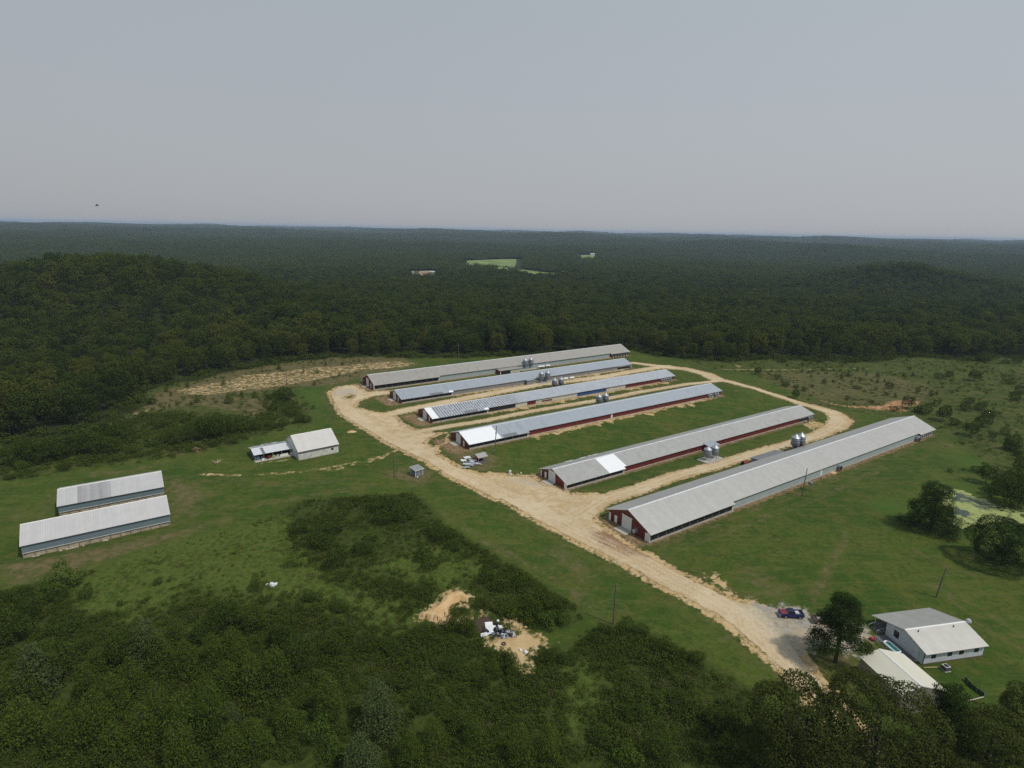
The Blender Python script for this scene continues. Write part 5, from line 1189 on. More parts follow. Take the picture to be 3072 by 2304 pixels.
# garden fence right of the shed
def fence_run(label, pts, h, m, post_m):
    root = empty("garden_fence", pts[0], 0, label, "fence"); o0 = pts[0]
    for a, c_ in zip(pts[:-1], pts[1:]):
        d = (c_ - a); n = max(2, int(d.length / 2.2))
        for k in range(n + 1):
            q = a + d * k / n - o0; MB().box(q.x - .05, q.x + .05, q.y - .05, q.y + .05, -.2, h + .08).build("post", post_m, root)
        MB().prism([a - o0, c_ - o0, c_ - o0 + Vector((0, 0, h)), a - o0 + Vector((0, 0, h))], Vector((d.y, -d.x, 0)).normalized() * .02).build("mesh_panel", m, root)
fence_run("dark mesh fence round the vegetable patch by the shed", [G(2895, 2040), G(2908, 2060), G(2952, 2092)], .8, mat("green_mesh", (.04, .065, .035), .8), mat("grey_wood", (.25, .23, .2), .8))
o = MB().tube([G(2904, 2105) + Vector((0, 0, .15)), G(2950, 2093) + Vector((0, 0, .15))], .10, 6).build("border_log", mat("pale_board", (.42, .38, .32), .8)); tag(o, "pale log edging the vegetable patch", "log")
for i, (px, py) in enumerate(((2240, 1462), (2245, 1457))): pass
# concrete pieces and white barrel near barn 2 approach
for (px, py), s, lb in (((1530, 1417), .8, "white block standing on the grass beside the white patched barn"), ((1533, 1425), .6, "small pale block on the gravel edge by the white patched barn"), ((1563, 1420), .45, "tiny pale stone on the turf before the white patched barn")):
    b = MB(); b.prism([(-s * .5, -s * .4, -.1), (s * .5, -s * .5, -.1), (s * .4, s * .5, -.1), (-s * .4, s * .4, -.1)], (.05 * s, .02, s * .9)); tag(b.build("pale_block", WH_A, None, G(px, py)), lb, "block")
# orange earth pile on the lawn by the white barn
def pile(label, p, r, h, m, nm="earth_pile"):
    V = [(0, 0, h)]; n = 16
    for j, (rr, zz) in enumerate(((.35, .85), (.7, .45), (1, -.05))):
        for k in range(n):
            a = 2 * math.pi * k / n; w = 1 + .25 * math.sin(k * 2.3 + j) + .15 * rng.normal(); V.append((math.cos(a) * r * rr * w, math.sin(a) * r * rr * w * .7, h * zz + .05 * rng.normal() if j < 2 else -.1))
    Fs = [(0, 1 + k, 1 + (k + 1) % n) for k in range(n)]
    for j in range(2): Fs += [(1 + j * n + k, 1 + (j + 1) * n + k, 1 + (j + 1) * n + (k + 1) % n, 1 + j * n + (k + 1) % n) for k in range(n)]
    b = MB(); b.add(V, Fs, 0, True); tag(b.build(nm, m, None, p), label, "pile")
pile("orange earth pile on the lawn beside the road and white barn", G(1055, 1296), 1.7, .6, sm)
pile("rust brown heap of dead brush at the weedy edge left of the open shed", G(*cL([(1300, 668)])[0]), 2.0, 1.2, mat("dead_brush", (.15, .085, .05), .95, 0, .3, 2), "brush_pile")
pile("low reddish earth pile against the largest barn", G(2495, 1418), 1.6, .5, sm)
# distant houses
def far_house(label, p, rz, L, w, h, roof_m, wall_m, group=None):
    root = empty("distant_house", p, rz, label, "house", group)
    MB().box(-L / 2, L / 2, -w / 2, w / 2, -1, h).build("wall", wall_m, root)
    MB().prism([(-L / 2 - .4, -w / 2 - .5, h), (-L / 2 - .4, w / 2 + .5, h), (-L / 2 - .4, 0, h + w * .28)], (L + .8, 0, 0)).build("roof", roof_m, root)
FW = mat("far_white_paint", (.48, .48, .48), .6); FT = mat("far_tan_paint", (.42, .36, .30), .7); FR = mat("far_brown_roof", (.26, .16, .11), .8)
far_house("long white building in the distant clearing", G(1245, 821), .1, 12, 6, 2.6, FW, FW); far_house("tan roofed house at the middle of the distant clearing", G(1275, 823), .3, 13, 7, 2.8, FR, FT); far_house("white house at the right end of the distant clearing", G(1298, 821), -.2, 10, 7, 3, FW, FW)
far_house("tiny white house among the trees above the distant clearing", G(1323, 797), .2, 12, 7, 9, FW, FW); far_house("white house beside the small far field", G(1777, 768), .2, 16, 9, 7, FW, FW); far_house("long brown roofed building in the woods right of the fields", G(1700, 799), .05, 60, 12, 7, FR, FT)
# bird and a far wisp of smoke
d = ray(291, 617); p = Vector((0, 0, CAM_Z)) + Vector(d) * 118
b = MB()
b.tube([(-.35, 0, 0), (-.1, 0, .02), (.2, 0, .03), (.36, 0, 0)], [.02, .09, .07, .01], 8)
for s in (-1, 1): b.add([(.15, 0, .05), (-.12, 0, .05), (-.10, s * .42, .20), (-.22, s * .85, .10), (.12, s * .45, .22)], [(0, 1, 2, 4), (4, 2, 3)])
o = b.build("bird", mat("dark_feathers", (.02, .02, .022), .8), None, p); o.rotation_euler = (.3, 0, .5); tag(o, "dark bird gliding in the sky above the left woods", "bird")

# ------------------------------------------------------------------ plants
LEAF_F = leaf_mat("broadleaf_foliage", (.026, .050, .009), (.074, .094, .016), (.100, .122, .028), .3)
LEAF_FD = leaf_mat("dark_broadleaf_foliage", (.016, .036, .009), (.040, .062, .013), (.060, .084, .020), .25)
LEAF_FY = leaf_mat("olive_broadleaf_foliage", (.062, .080, .012), (.100, .108, .020), (.125, .135, .030), .3)
LEAF_O = leaf_mat("oak_foliage", (.046, .062, .013), (.062, .080, .016), (.095, .112, .030), .3)
LEAF_P = leaf_mat("pine_needles", (.024, .046, .010), (.036, .060, .013), (.052, .078, .020), .25)
LEAF_C = leaf_mat("young_pine_needles", (.042, .076, .010), (.078, .108, .016), (.105, .135, .026), .25)
LEAF_W = leaf_mat("pale_leaves", (.062, .092, .026), (.090, .118, .040), (.12, .145, .065), .25)
LEAF_B = leaf_mat("bush_foliage", (.030, .056, .009), (.064, .092, .015), (.088, .118, .025), .28)
LEAF_L = leaf_mat("light_green_foliage", (.060, .115, .014), (.090, .138, .022), (.12, .165, .034), .3)
LEAF_S = leaf_mat("bramble_foliage", (.044, .062, .011), (.072, .100, .016), (.100, .130, .026), .3)
LEAF_D = leaf_mat("dry_weed_foliage", (.070, .082, .024), (.120, .110, .045), (.15, .135, .06), .25)
BARK = mat("grey_brown_bark", (.060, .049, .038), .95, 0, .2, 2.0)
def leaf_quads(lobes, size, dens, r, aspect=(.55, 1.0), rnd=.75, flat=0.0, depth=(.80, 1.08), under=.55):
    C_ = np.array([l[0] for l in lobes], float); RR = np.array([l[1] for l in lobes], float)
    P = []; Nn = []
    for i in range(len(lobes)):
        a = 4 * math.pi * (RR[i].prod()) ** (2 / 3); n = int(dens * a / size ** 2) + 3
        d = r.normal(size=(n, 3)); d /= np.linalg.norm(d, axis=1)[:, None]
        keep = (d[:, 2] > -.35) | (r.random(n) < under); d = d[keep]
        p = C_[i] + RR[i] * d * r.uniform(depth[0], depth[1], (len(d), 1))
        q = np.ones(len(p), bool)
        for j in range(len(lobes)):
            if j != i: q &= (((p - C_[j]) / RR[j]) ** 2).sum(1) > .62
        nn = d / RR[i]; nn /= np.linalg.norm(nn, axis=1)[:, None]
        P.append(p[q]); Nn.append(nn[q])
    P = np.vstack(P); N = np.vstack(Nn)
    N = N + rnd * r.normal(size=N.shape) + np.array([0, 0, flat]); N /= np.linalg.norm(N, axis=1)[:, None]
    T_ = np.cross(N, r.normal(size=N.shape)); T_ /= np.linalg.norm(T_, axis=1)[:, None] + 1e-9
    B_ = np.cross(N, T_); n = len(P)
    s = size * r.uniform(.65, 1.25, (n, 1)) * .5; asp = r.uniform(aspect[0], aspect[1], (n, 1))
    T_ *= s; B_ *= s * asp; bow = N * s * .25
    V = np.stack([P - T_ - bow * .5, P + B_ * r.uniform(.7, 1.1, (n, 1)), P + T_ - bow, P - B_], 1).reshape(-1, 3)
    return V, np.arange(4 * n).reshape(-1, 4)
def tube_np(pts, rad, n=6):
    b = MB(); b.tube(pts, rad, n, 0, False); return np.array([tuple(v) for v in b.v]), np.array(b.f)
def trunk_np(H, r0, lobes, r, top=.75, limbs=5, n=7):
    Vs, Fs, k = [], [], 0
    def addt(p, rr):
        nonlocal k
        v, f = tube_np(p, rr, n); Vs.append(v); Fs.append(f + k); k += len(v)
    wob = r.normal(0, r0 * .5, 2)
    addt([(0, 0, -.5), (wob[0] * .4, wob[1] * .4, H * .25), (wob[0], wob[1], H * .5), (wob[0] * .6, wob[1] * .6, H * top)], [r0 * 1.25, r0, r0 * .7, r0 * .2])
    for i in r.permutation(len(lobes))[:limbs]:
        c = np.array(lobes[i][0]); z = min(c[2] * .6, H * .55)
        st = np.array([wob[0] * .5, wob[1] * .5, z]); md = st * .5 + c * .5 + np.array([0, 0, -.04 * H])
        addt([tuple(st), tuple(md), tuple(c)], [r0 * .45, r0 * .3, r0 * .08])
    return np.vstack(Vs), np.vstack(Fs)
def oak_lobes(H, Rr, n, r, z0=.28, squash=.85):
    L = [((0, 0, H * .62), (Rr * .62, Rr * .62, H * .26))]
    for k in range(n):
        a = 2.39996 * k + r.normal(0, .25); t = (k + .5) / n
        zz = z0 + (0.84 - z0) * t + r.normal(0, .03); env = math.sqrt(max(.06, 1 - ((zz - .50) / .48) ** 2))
        rad = Rr * env * r.uniform(.45, .72); s = Rr * r.uniform(.24, .38)
        L.append(((math.cos(a) * rad, math.sin(a) * rad, H * zz), (s, s, s * squash * r.uniform(.8, 1.1))))
    return L
def pine_lobes(H, Rr, r, z0=.28):
    L = []
    k = 0; z = z0
    while z < .96:
        t = (z - z0) / (1 - z0); env = Rr * (1.0 if t < .12 else (1 - .58 * ((t - .12) / .88) ** .8)) * (.92 if t > .4 else 1.0)
        if .33 < t < .45: env *= .72
        for j in range(int(r.integers(2, 4))):
            a = k * 2.4 + j * 2.1 + r.normal(0, .4); rad = env * r.uniform(.35, .82); s = Rr * r.uniform(.20, .34) * (1.1 - .30 * t)
            L.append(((math.cos(a) * rad, math.sin(a) * rad, H * z + r.normal(0, .2)), (s * 1.15, s * 1.15, s * .62)))
        k += 1; z += r.uniform(.035, .06)
    L.append(((0, 0, H * .95), (Rr * .22, Rr * .22, H * .05)))
    return L
def cone_lobes(H, Rr, r, n=15):
    L = []
    for k in range(n):
        t = (k + .3) / n; a = k * 2.4; env = Rr * (1 - t) ** .75; s = Rr * (.30 + .16 * (1 - t)) * r.uniform(.8, 1.15)
        L.append(((math.cos(a) * env * .62, math.sin(a) * env * .62, H * (.12 + .80 * t)), (s, s, s * .95)))
    L.append(((0, 0, H * .93), (Rr * .14, Rr * .14, H * .09)))
    return L
def bush_lobes(H, Rr, r, n=8):
    L = [((0, 0, H * .42), (Rr * .6, Rr * .6, H * .45))]
    for k in range(n):
        a = 2.4 * k + r.normal(0, .3); rad = Rr * r.uniform(.3, .72); s = Rr * r.uniform(.28, .45)
        L.append(((math.cos(a) * rad, math.sin(a) * rad, H * r.uniform(.25, .7)), (s, s, min(s, H * .4))))
    return L
def tree_parts(kind, seed, H, Rr, size, dens, lobes_n=16, r0=None):
    r = np.random.default_rng(seed)
    if kind == 'oak': L = oak_lobes(H, Rr, lobes_n, r); q = leaf_quads(L, size, dens, r)
    elif kind == 'pine': L = pine_lobes(H, Rr, r, z0=lobes_n / 100); q = leaf_quads(L, size, dens, r, (.35, .7), .9, .2, (.45, 1.12), .8)
    elif kind == 'cone': L = cone_lobes(H, Rr, r, lobes_n); q = leaf_quads(L, size, dens, r, (.35, .8), .9, .25, (.6, 1.15), .7)
    else: L = bush_lobes(H, Rr, r, lobes_n); q = leaf_quads(L, size, dens, r, rnd=.85, depth=(.65, 1.12))
    tr = trunk_np(H, r0 or H * .018 + .04, L, r, .9 if kind in ('pine', 'cone') else .7, 7 if kind == 'oak' else (10 if kind == 'pine' else 3))
    return q, tr
PROTO = {}
def proto(name, kind, seed, H, Rr, size, dens, leafm, lobes_n=16, r0=None):
    q, tr = tree_parts(kind, seed, H, Rr, size, dens, lobes_n, r0)
    PROTO[name] = (np_mesh(name + "_crown", q[0], q[1], leafm), np_mesh(name + "_trunk", tr[0], tr[1], BARK, smooth=True), H, Rr)
# landmarks for telling plants apart
LM = [(n, G(px, py)) for n, px, py in (("the sand heap", 1320, 1840), ("the muddy pit", 1450, 1860), ("the dumped white panels", 1480, 1900), ("the long grey shed", 290, 1630), ("the well house", 1250, 1425), ("the guyed lawn pole", 1840, 1870),
      ("the open shed", 820, 1375), ("the white barn", 960, 1360), ("the sandy clearing", 900, 1140), ("the farthest barn", 1400, 1110), ("the duckweed pond", 2920, 1520), ("the red earth bank", 2620, 1215), ("the largest barn's far end", 2790, 1300), ("the upper road bend", 2480, 1260),
      ("the fallen bare branches", 645, 2147), ("the white rubbish", 813, 1754), ("the faint pasture track", 2450, 1108), ("the cream shed", 2700, 2060), ("the house", 2800, 1960), ("the lower left corner", 60, 2280), ("the left edge of the brush", 30, 1950), ("the bottom of the sand track", 1580, 2020), ("the farm road", 2480, 2200), ("the twin sheds' back", 250, 1440), ("the pole in the clearing", 861, 1153), ("the lone dark pasture tree", 2273, 1122), ("the bottom centre", 1300, 2280), ("the right end of the pasture", 3040, 1150), ("the middle of the pasture", 2750, 1180), ("the left end of the woods", 60, 1310), ("the mid slope of the brush", 1020, 1900), ("the bare patch in the pines", 1020, 2110), ("the pale leaved tree", 1140, 2190), ("the leftmost pale tree", 120, 2095), ("the middle pale tree", 450, 1985), ("the yellowish hollow tree", 655, 1303), ("the far pole by the woods", 1376, 1088), ("the meeting of the far tracks", 2290, 1106))]
USED = {}
def topx(p):
    d = Vector(p) - Vector((0, 0, CAM_Z)); z = d.dot(Vector(cF)); return 1536 + FPX * d.dot(Vector(cR)) / z, 1152 - FPX * d.dot(Vector(cU)) / z
def auto_label(phrase, p):
    P0 = topx(p)
    ds = sorted(((Vector(p) - q).length, n, topx(q)) for n, q in LM)
    def rel(q):
        dx, dy = P0[0] - q[0], P0[1] - q[1]
        if abs(dx) > abs(dy) * 1.3: return "left of" if dx < 0 else "right of"
        return "behind" if dy < 0 else "in front of"
    a, b_, c_ = ds[:3]
    cands = ["%s %s %s" % (phrase, rel(a[2]), a[1]), "%s %s %s" % (phrase, "close " + rel(a[2]) if a[0] < 14 else "well " + rel(a[2]), a[1]), "%s between %s and %s" % (phrase, a[1], b_[1]), "%s %s %s and %s %s" % (phrase, rel(a[2]), a[1], rel(b_[2]), b_[1]), "%s between %s and %s" % (phrase, a[1], c_[1]), "%s %s %s and %s %s" % (phrase, rel(a[2]), a[1], rel(c_[2]), c_[1])]
    for s in cands:
        if s not in USED and len(s.split()) <= 16: USED[s] = 1; return s
    for s in cands[::-1]:
        if len(s.split()) <= 16: return s
    return cands[0]
def plant(pname, p, scale, rz, name, label, cat, group=None, sz=None):
    cm, tm, H, Rr = PROTO[pname]
    root = empty(name, p, rz, label, cat, group); root.scale = (scale, scale, sz or scale)
    for nm, me_ in (("crown", cm), ("trunk" if cat == "tree" else "stem", tm)):
        o = bpy.data.objects.new(nm, me_); COL.objects.link(o); o.parent = root
    return root
# single big trees
proto("pine_big", 'pine', 21, 14.0, 5.6, .26, 3.0, LEAF_P, 28, r0=.30)
proto("round_tree", 'pine', 5, 13.4, 8.2, .28, 2.0, LEAF_P, 9, r0=.4)
proto("round_oak", 'oak', 6, 13.0, 9.2, .26, 1.6, LEAF_P, 50, r0=.4)
proto("near_oak_a", 'oak', 11, 14.5, 7.0, .27, 1.7, LEAF_O, 46, r0=.36)
proto("near_oak_b", 'oak', 12, 15.0, 8.0, .27, 1.8, LEAF_O, 54, r0=.38)
proto("near_oak_c", 'oak', 13, 12.0, 6.4, .27, 1.8, LEAF_O, 42, r0=.3)
proto("near_pine", 'pine', 22, 13.6, 4.2, .24, 2.8, LEAF_P, 26, r0=.25)
plant("pine_big", G(2505, 1987), 1, .6, "pine_tree", "tall pine with two tiered crown between the gravel yard and cream shed", "tree")
plant("round_tree", G(2790, 1590), .95, .2, "round_tree", "dense round dark tree on the lawn in front of the duckweed pond", "tree")
plant("round_oak", G(3005, 1697), .86, 1.2, "oak_tree", "spreading dark oak on the lawn at the right edge beside the pond", "tree")
def crown_at(px, py, h): q = G(px, py, h); return Vector((q.x, q.y, float(hz(q.x, q.y))))
plant("near_oak_a", crown_at(2405, 2185, 9), 1.1, 0, "oak_tree", "big open crowned oak overhanging the road at the bottom", "tree", "oaks along the bottom edge")
plant("near_oak_b", crown_at(2635, 2200, 9), 1.06, 1, "oak_tree", "tallest full crowned oak in front of the cream shed", "tree", "oaks along the bottom edge")
plant("near_pine", crown_at(2838, 2140, 9), 1, 2, "pine_tree", "slim pine overlapping the right corner of the cream shed", "tree")
plant("near_oak_c", crown_at(2975, 2220, 7.5), 1, 3, "oak_tree", "lower rounded oak in the bottom right corner", "tree", "oaks along the bottom edge")
plant("near_oak_c", crown_at(3125, 2120, 7.5), .85, 4, "oak_tree", "oak cut off by the right edge beyond the vegetable patch", "tree", "oaks along the bottom edge")
plant("near_oak_a", crown_at(2500, 2370, 8.0), .85, 2.2, "oak_tree", "oak rising from below the bottom edge between the two big oaks", "tree", "oaks along the bottom edge")
plant("near_oak_b", crown_at(2830, 2350, 8.0), .75, 4.2, "oak_tree", "low oak at the bottom edge under the slim pine", "tree", "oaks along the bottom edge")
# shared kinds for the rest
for k in range(5): proto("wood_%d" % k, 'oak', 40 + k, 15, 5.9, .55, 1.5, (LEAF_F, LEAF_F, LEAF_FD, LEAF_F, LEAF_FY)[k], 22, r0=.22)
for k in range(4): proto("sapling_%d" % k, 'cone', 60 + k, 5.0, 2.0, .21, 1.35, LEAF_C, 15, r0=.07)
for k in range(3): proto("bush_%d" % k, 'bush', 70 + k, 3.0, 2.2, .22, 1.3, LEAF_B, 10, r0=.06)
for k in range(2): proto("pale_%d" % k, 'cone', 80 + k, 5.0, 2.2, .20, 1.5, LEAF_W, 16, r0=.07)
for k in range(2): proto("light_%d" % k, 'bush', 85 + k, 4.0, 2.3, .28, 1.1, LEAF_L, 10, r0=.06)
for k in range(2): proto("smalltree_%d" % k, 'oak', 90 + k, 7.0, 3.6, .30, 1.5, LEAF_B, 18, r0=.12)
CNT = {}
def veg(fam, px, py, rpx, phrase=None, group=None, world=None):
    """a plant standing where the photo shows its foot, its half width given in photo pixels"""
    p = G(px, py) if world is None else world
    dist = (p - Vector((0, 0, CAM_Z))).length; rad = rpx * dist / FPX
    n = {"sapling": 4, "bush": 3, "pale": 2, "light": 2, "smalltree": 2, "wood": 5}[fam]
    CNT[fam] = CNT.get(fam, 0) + 1
    key = "%s_%d" % (fam, CNT[fam] % n); H, Rr = PROTO[key][2:]
    sc = rad / Rr; h = H * sc * (1 + .12 * rng.normal())
    size = "small" if h < 2.6 else ("middling" if h < 4.6 else ("tall" if h < 9 else "large"))
    name, ph, cat, grp = {"sapling": ("young_pine", "bushy young pine", "tree", "young pines in the brush and pasture"), "bush": ("bush", "leafy dark green bush", "bush", "bushes in the brush and pasture"), "pale": ("pale_tree", "greyish pale leaved young tree", "tree", "pale leaved young trees"),
                     "light": ("bush", "light green bush", "bush", "light green bushes"), "smalltree": ("broadleaf_tree", "spreading broadleaf tree", "tree", "broadleaf trees around the farm"), "wood": ("woodland_tree", "broad crowned woodland tree", "tree", "trees at the edge of the woods")}[fam]
    lab = auto_label(size + " " + (phrase or ph), p)
    return plant(key, p, sc, rng.random() * 6.28, name, lab, cat, group or grp, sc * (h / (H * sc)))
# brush below the lawn: plants one can pick out in the photo
for px, py, rp in ((770, 1772, 22), (529, 1925, 34), (987, 2160, 50), (1363, 1888, 34), (1400, 1900, 26), (1420, 1905, 22), (1527, 1985, 18), (1540, 2020, 28), (1480, 2030, 24), (700, 1960, 40), (830, 2060, 48), (760, 2075, 50), (690, 2080, 46), (620, 2110, 40), (640, 2215, 55), (560, 2225, 60), (430, 2240, 50), (480, 2190, 48), (300, 2230, 55), (200, 2260, 48),
                   (80, 2230, 55), (350, 2140, 44), (270, 2100, 40), (300, 2010, 36), (400, 2080, 40), (560, 2020, 42), (640, 1990, 40), (480, 2000, 42), (720, 2010, 42), (100, 2120, 44), (20, 2150, 44), (760, 2260, 50), (860, 2200, 40), (350, 2290, 50), (540, 2300, 50), (700, 2290, 46), (1300, 2240, 42), (1230, 2290, 44), (1420, 2230, 40), (1560, 2290, 46), (1640, 2270, 40)):
    veg("sapling", px, py, rp * .92)
for px, py, rp in ((1140, 2190, 62), (1085, 2330, 60), (450, 1985, 52), (120, 2095, 50), (690, 2170, 30)): veg("pale", px, py, rp)
for px, py, rp in ((380, 1990, 44), (150, 2050, 56), (40, 1930, 40), (90, 1860, 30), (900, 2010, 46), (860, 1935, 40), (680, 1880, 44), (760, 1890, 40), (620, 1920, 36)): veg("smalltree", px, py, rp)
for px, py, rp in ((476, 1752, 14), (1180, 1535, 40), (1215, 1560, 44), (1150, 1570, 36), (1130, 1530, 30), (1300, 1600, 34), (1330, 1620, 42), (1360, 1650, 34), (1000, 1600, 36), (960, 1640, 40), (900, 1600, 30), (1010, 1700, 44), (1090, 1660, 36), (1270, 1680, 34), (1290, 1710, 40), (1480, 1700, 30), (1560, 1760, 36), (1500, 1770, 34), (1460, 1740, 34), (1600, 1840, 40), (1660, 1830, 34), (1680, 1860, 30), (1640, 1870, 30), (1385, 1835, 16), (1440, 1820, 24),
                   (1880, 1892, 30), (1815, 1900, 28), (1920, 1900, 28), (1780, 1925, 26), (1640, 1980, 36), (1700, 1985, 30), (1990, 1950, 30), (2090, 1985, 30), (1200, 2060, 40), (1000, 1960, 36), (1100, 1940, 34), (1180, 1960, 34), (1350, 2010, 36), (1450, 2060, 34), (1280, 2130, 38), (1380, 2180, 38), (1900, 2150, 40), (2040, 2120, 40), (2150, 2180, 44), (1800, 2230, 44), (1980, 2270, 44), (2200, 2280, 46), (930, 1800, 30), (1020, 1830, 34), (180, 1800, 26), (260, 1790, 24), (60, 1800, 30), (200, 1900, 34), (250, 1960, 36)):
    veg("bush", px, py, rp * .9)
for px, py, rp in ((1340, 1680, 22), (1640, 1880, 30), (1690, 1875, 22), (190, 1770, 36), (150, 1790, 30), (960, 2230, 36), (900, 2170, 24), (1880, 2290, 36), (1010, 2270, 30), (600, 2165, 24), (800, 2230, 24), (880, 1700, 26), (1120, 1620, 24)): veg("light", px, py, rp)
# hollow on the left, below the woods
for fam, x, y, rp in (("smalltree", 100, 770, 60), ("smalltree", 200, 750, 66), ("smalltree", 300, 745, 74), ("smalltree", 400, 725, 62), ("smalltree", 540, 690, 66), ("smalltree", 640, 690, 72), ("smalltree", 740, 690, 60), ("smalltree", 770, 600, 80), ("light", 150, 790, 34), ("bush", 890, 465, 30), ("bush", 1065, 520, 36), ("smalltree", 1180, 630, 52), ("smalltree", 1290, 600, 62), ("smalltree", 1380, 590, 70), ("light", 1450, 560, 92), ("smalltree", 1440, 590, 64), ("smalltree", 1540, 560, 66),
                     ("bush", 1640, 540, 56), ("bush", 1700, 530, 50), ("smalltree", 1900, 335, 52), ("bush", 1840, 310, 34), ("bush", 1790, 330, 30), ("bush", 1945, 440, 40), ("bush", 2040, 480, 34), ("bush", 1800, 520, 40), ("bush", 1870, 510, 32), ("bush", 1990, 480, 40), ("bush", 1900, 420, 40), ("bush", 1820, 400, 36), ("sapling", 1520, 355, 30), ("sapling", 1310, 350, 22), ("sapling", 1485, 235, 20), ("sapling", 1243, 248, 16), ("sapling", 1103, 278, 14), ("sapling", 1137, 300, 10), ("sapling", 2106, 155, 17), ("sapling", 2087, 232, 14), ("sapling", 1853, 128, 15), ("sapling", 2162, 105, 12), ("sapling", 2015, 150, 10),
                     ("sapling", 1605, 308, 14), ("sapling", 1690, 318, 18), ("bush", 1010, 360, 30), ("bush", 950, 440, 26), ("bush", 1130, 450, 34), ("sapling", 1175, 365, 12), ("sapling", 1270, 365, 12), ("sapling", 1125, 380, 9), ("bush", 1100, 600, 40), ("bush", 1230, 480, 34), ("bush", 480, 640, 44), ("bush", 600, 600, 40), ("bush", 860, 690, 30), ("bush", 1000, 640, 30), ("bush", 420, 800, 30), ("bush", 60, 860, 30), ("bush", 1430, 640, 28), ("bush", 1560, 620, 26)):
    px, py = cL([(x, y)])[0]; veg(fam, px, py, rp / 2.212)
# right-hand pasture
for fam, x, y, rp in (("smalltree", 185, 315, 30), ("smalltree", 472, 495, 30), ("sapling", 520, 297, 11), ("sapling", 600, 297, 11), ("sapling", 572, 300, 9), ("sapling", 688, 287, 12), ("sapling", 762, 290, 10), ("sapling", 942, 288, 11), ("sapling", 820, 352, 17), ("sapling", 875, 330, 14), ("bush", 940, 425, 30), ("sapling", 590, 335, 10), ("sapling", 1010, 320, 9), ("sapling", 1095, 335, 17), ("sapling", 1095, 380, 11), ("sapling", 928, 346, 7), ("sapling", 962, 362, 7), ("sapling", 900, 392, 8),
                     ("sapling", 1292, 330, 14), ("sapling", 1365, 325, 11), ("sapling", 1150, 368, 8), ("bush", 1185, 420, 28), ("sapling", 1405, 455, 18), ("sapling", 1500, 478, 18), ("bush", 1165, 472, 18), ("sapling", 1230, 488, 13), ("smalltree", 1325, 570, 46), ("bush", 1460, 610, 52), ("bush", 1400, 600, 30), ("smalltree", 1592, 665, 44), ("bush", 1790, 530, 36), ("smalltree", 1835, 362, 44), ("bush", 2095, 385, 32), ("bush", 2180, 460, 40), ("bush", 2140, 510, 36), ("bush", 1880, 585, 42), ("bush", 1760, 590, 40), ("bush", 1940, 640, 40), ("smalltree", 1895, 710, 48), ("smalltree", 1805, 780, 52), ("bush", 1965, 790, 28),
                     ("smalltree", 2110, 890, 48), ("bush", 2170, 935, 26), ("bush", 1685, 700, 34), ("bush", 2060, 770, 40), ("sapling", 1485, 385, 9), ("sapling", 690, 385, 18), ("bush", 480, 415, 22), ("bush", 540, 440, 22), ("bush", 400, 405, 34), ("bush", 330, 350, 26), ("bush", 600, 410, 16), ("sapling", 1545, 470, 12), ("sapling", 1525, 540, 10), ("bush", 1665, 455, 14), ("bush", 1560, 345, 30), ("bush", 1640, 330, 28), ("bush", 1340, 275, 18), ("bush", 370, 220, 30), ("light", 775, 200, 22), ("light", 400, 215, 24), ("bush", 560, 210, 26), ("bush", 660, 225, 22), ("bush", 850, 230, 22), ("sapling", 410, 250, 10), ("sapling", 530, 245, 10), ("sapling", 925, 225, 12),
                     ("bush", 1050, 530, 20), ("bush", 870, 500, 20), ("bush", 1220, 590, 30), ("bush", 760, 370, 12), ("bush", 2150, 230, 30), ("bush", 2070, 230, 24), ("bush", 1910, 215, 44), ("bush", 2120, 170, 44)):
    px, py = cR_([(x, y)])[0]; veg(fam, px, py, rp / 2.5367)
for fam, x, y, rp in (("smalltree", 1385, 540, 84), ("bush", 1290, 420, 60), ("smalltree", 1640, 800, 150), ("smalltree", 1740, 780, 120), ("smalltree", 1560, 640, 90), ("smalltree", 1770, 460, 90), ("bush", 1660, 180, 70), ("bush", 1740, 240, 40), ("smalltree", 1700, 620, 110), ("bush", 1420, 670, 60), ("bush", 1000, 420, 26), ("bush", 1150, 400, 20), ("smalltree", 1810, 700, 120)):
    px, py = cPond([(x, y)])[0]; veg(fam, px, py, rp / 3.606)
# the woods: every tree stands on its own foot; the nearest ones are things, the rest one mass
def jitter(x0, x1, y0, y1, st, r, j=.42):
    X, Y = np.meshgrid(np.arange(x0, x1, st), np.arange(y0, y1, st)); X = X + r.uniform(-j, j, X.shape) * st; Y = Y + r.uniform(-j, j, Y.shape) * st
    return X.ravel(), Y.ravel()
def in_view(x, y, half=46.5): return (np.degrees(np.abs(np.arctan2(x, y))) < half) & (y > 30)
def clear_of(x, y, pad=4):
    ok = np.ones(len(x), bool)
    for P in FIELDS + CLEARINGS: ok &= sdpoly(x, y, P, 400) > pad
    return ok
fr_ = np.random.default_rng(99)
tx, ty = jitter(-1250, 1250, 120, 1250, 8.3, fr_)
d = np.hypot(tx, ty); w = sdpoly(tx, ty, WOODS); k = in_view(tx, ty) & (w < -2.5) & (d < 1200) & clear_of(tx, ty)
tx, ty, d, w = tx[k], ty[k], d[k], w[k]
order = np.argsort(d + np.where(w < -60, 30, 0)); tx, ty, d, w = tx[order], ty[order], d[order], w[order]
hfac = np.clip(.55 + .045 * (-w), .5, 1.0) * fr_.uniform(.68, 1.22, len(tx)) * (.82 + .42 * vnoise(tx, ty, 40, 21))
NIND = 270
px_ = np.array([topx((x, y, 0))[0] for x, y in zip(tx[:900], ty[:900])]); vis = np.where((px_ > -40) & (px_ < 3112))[0][:NIND]
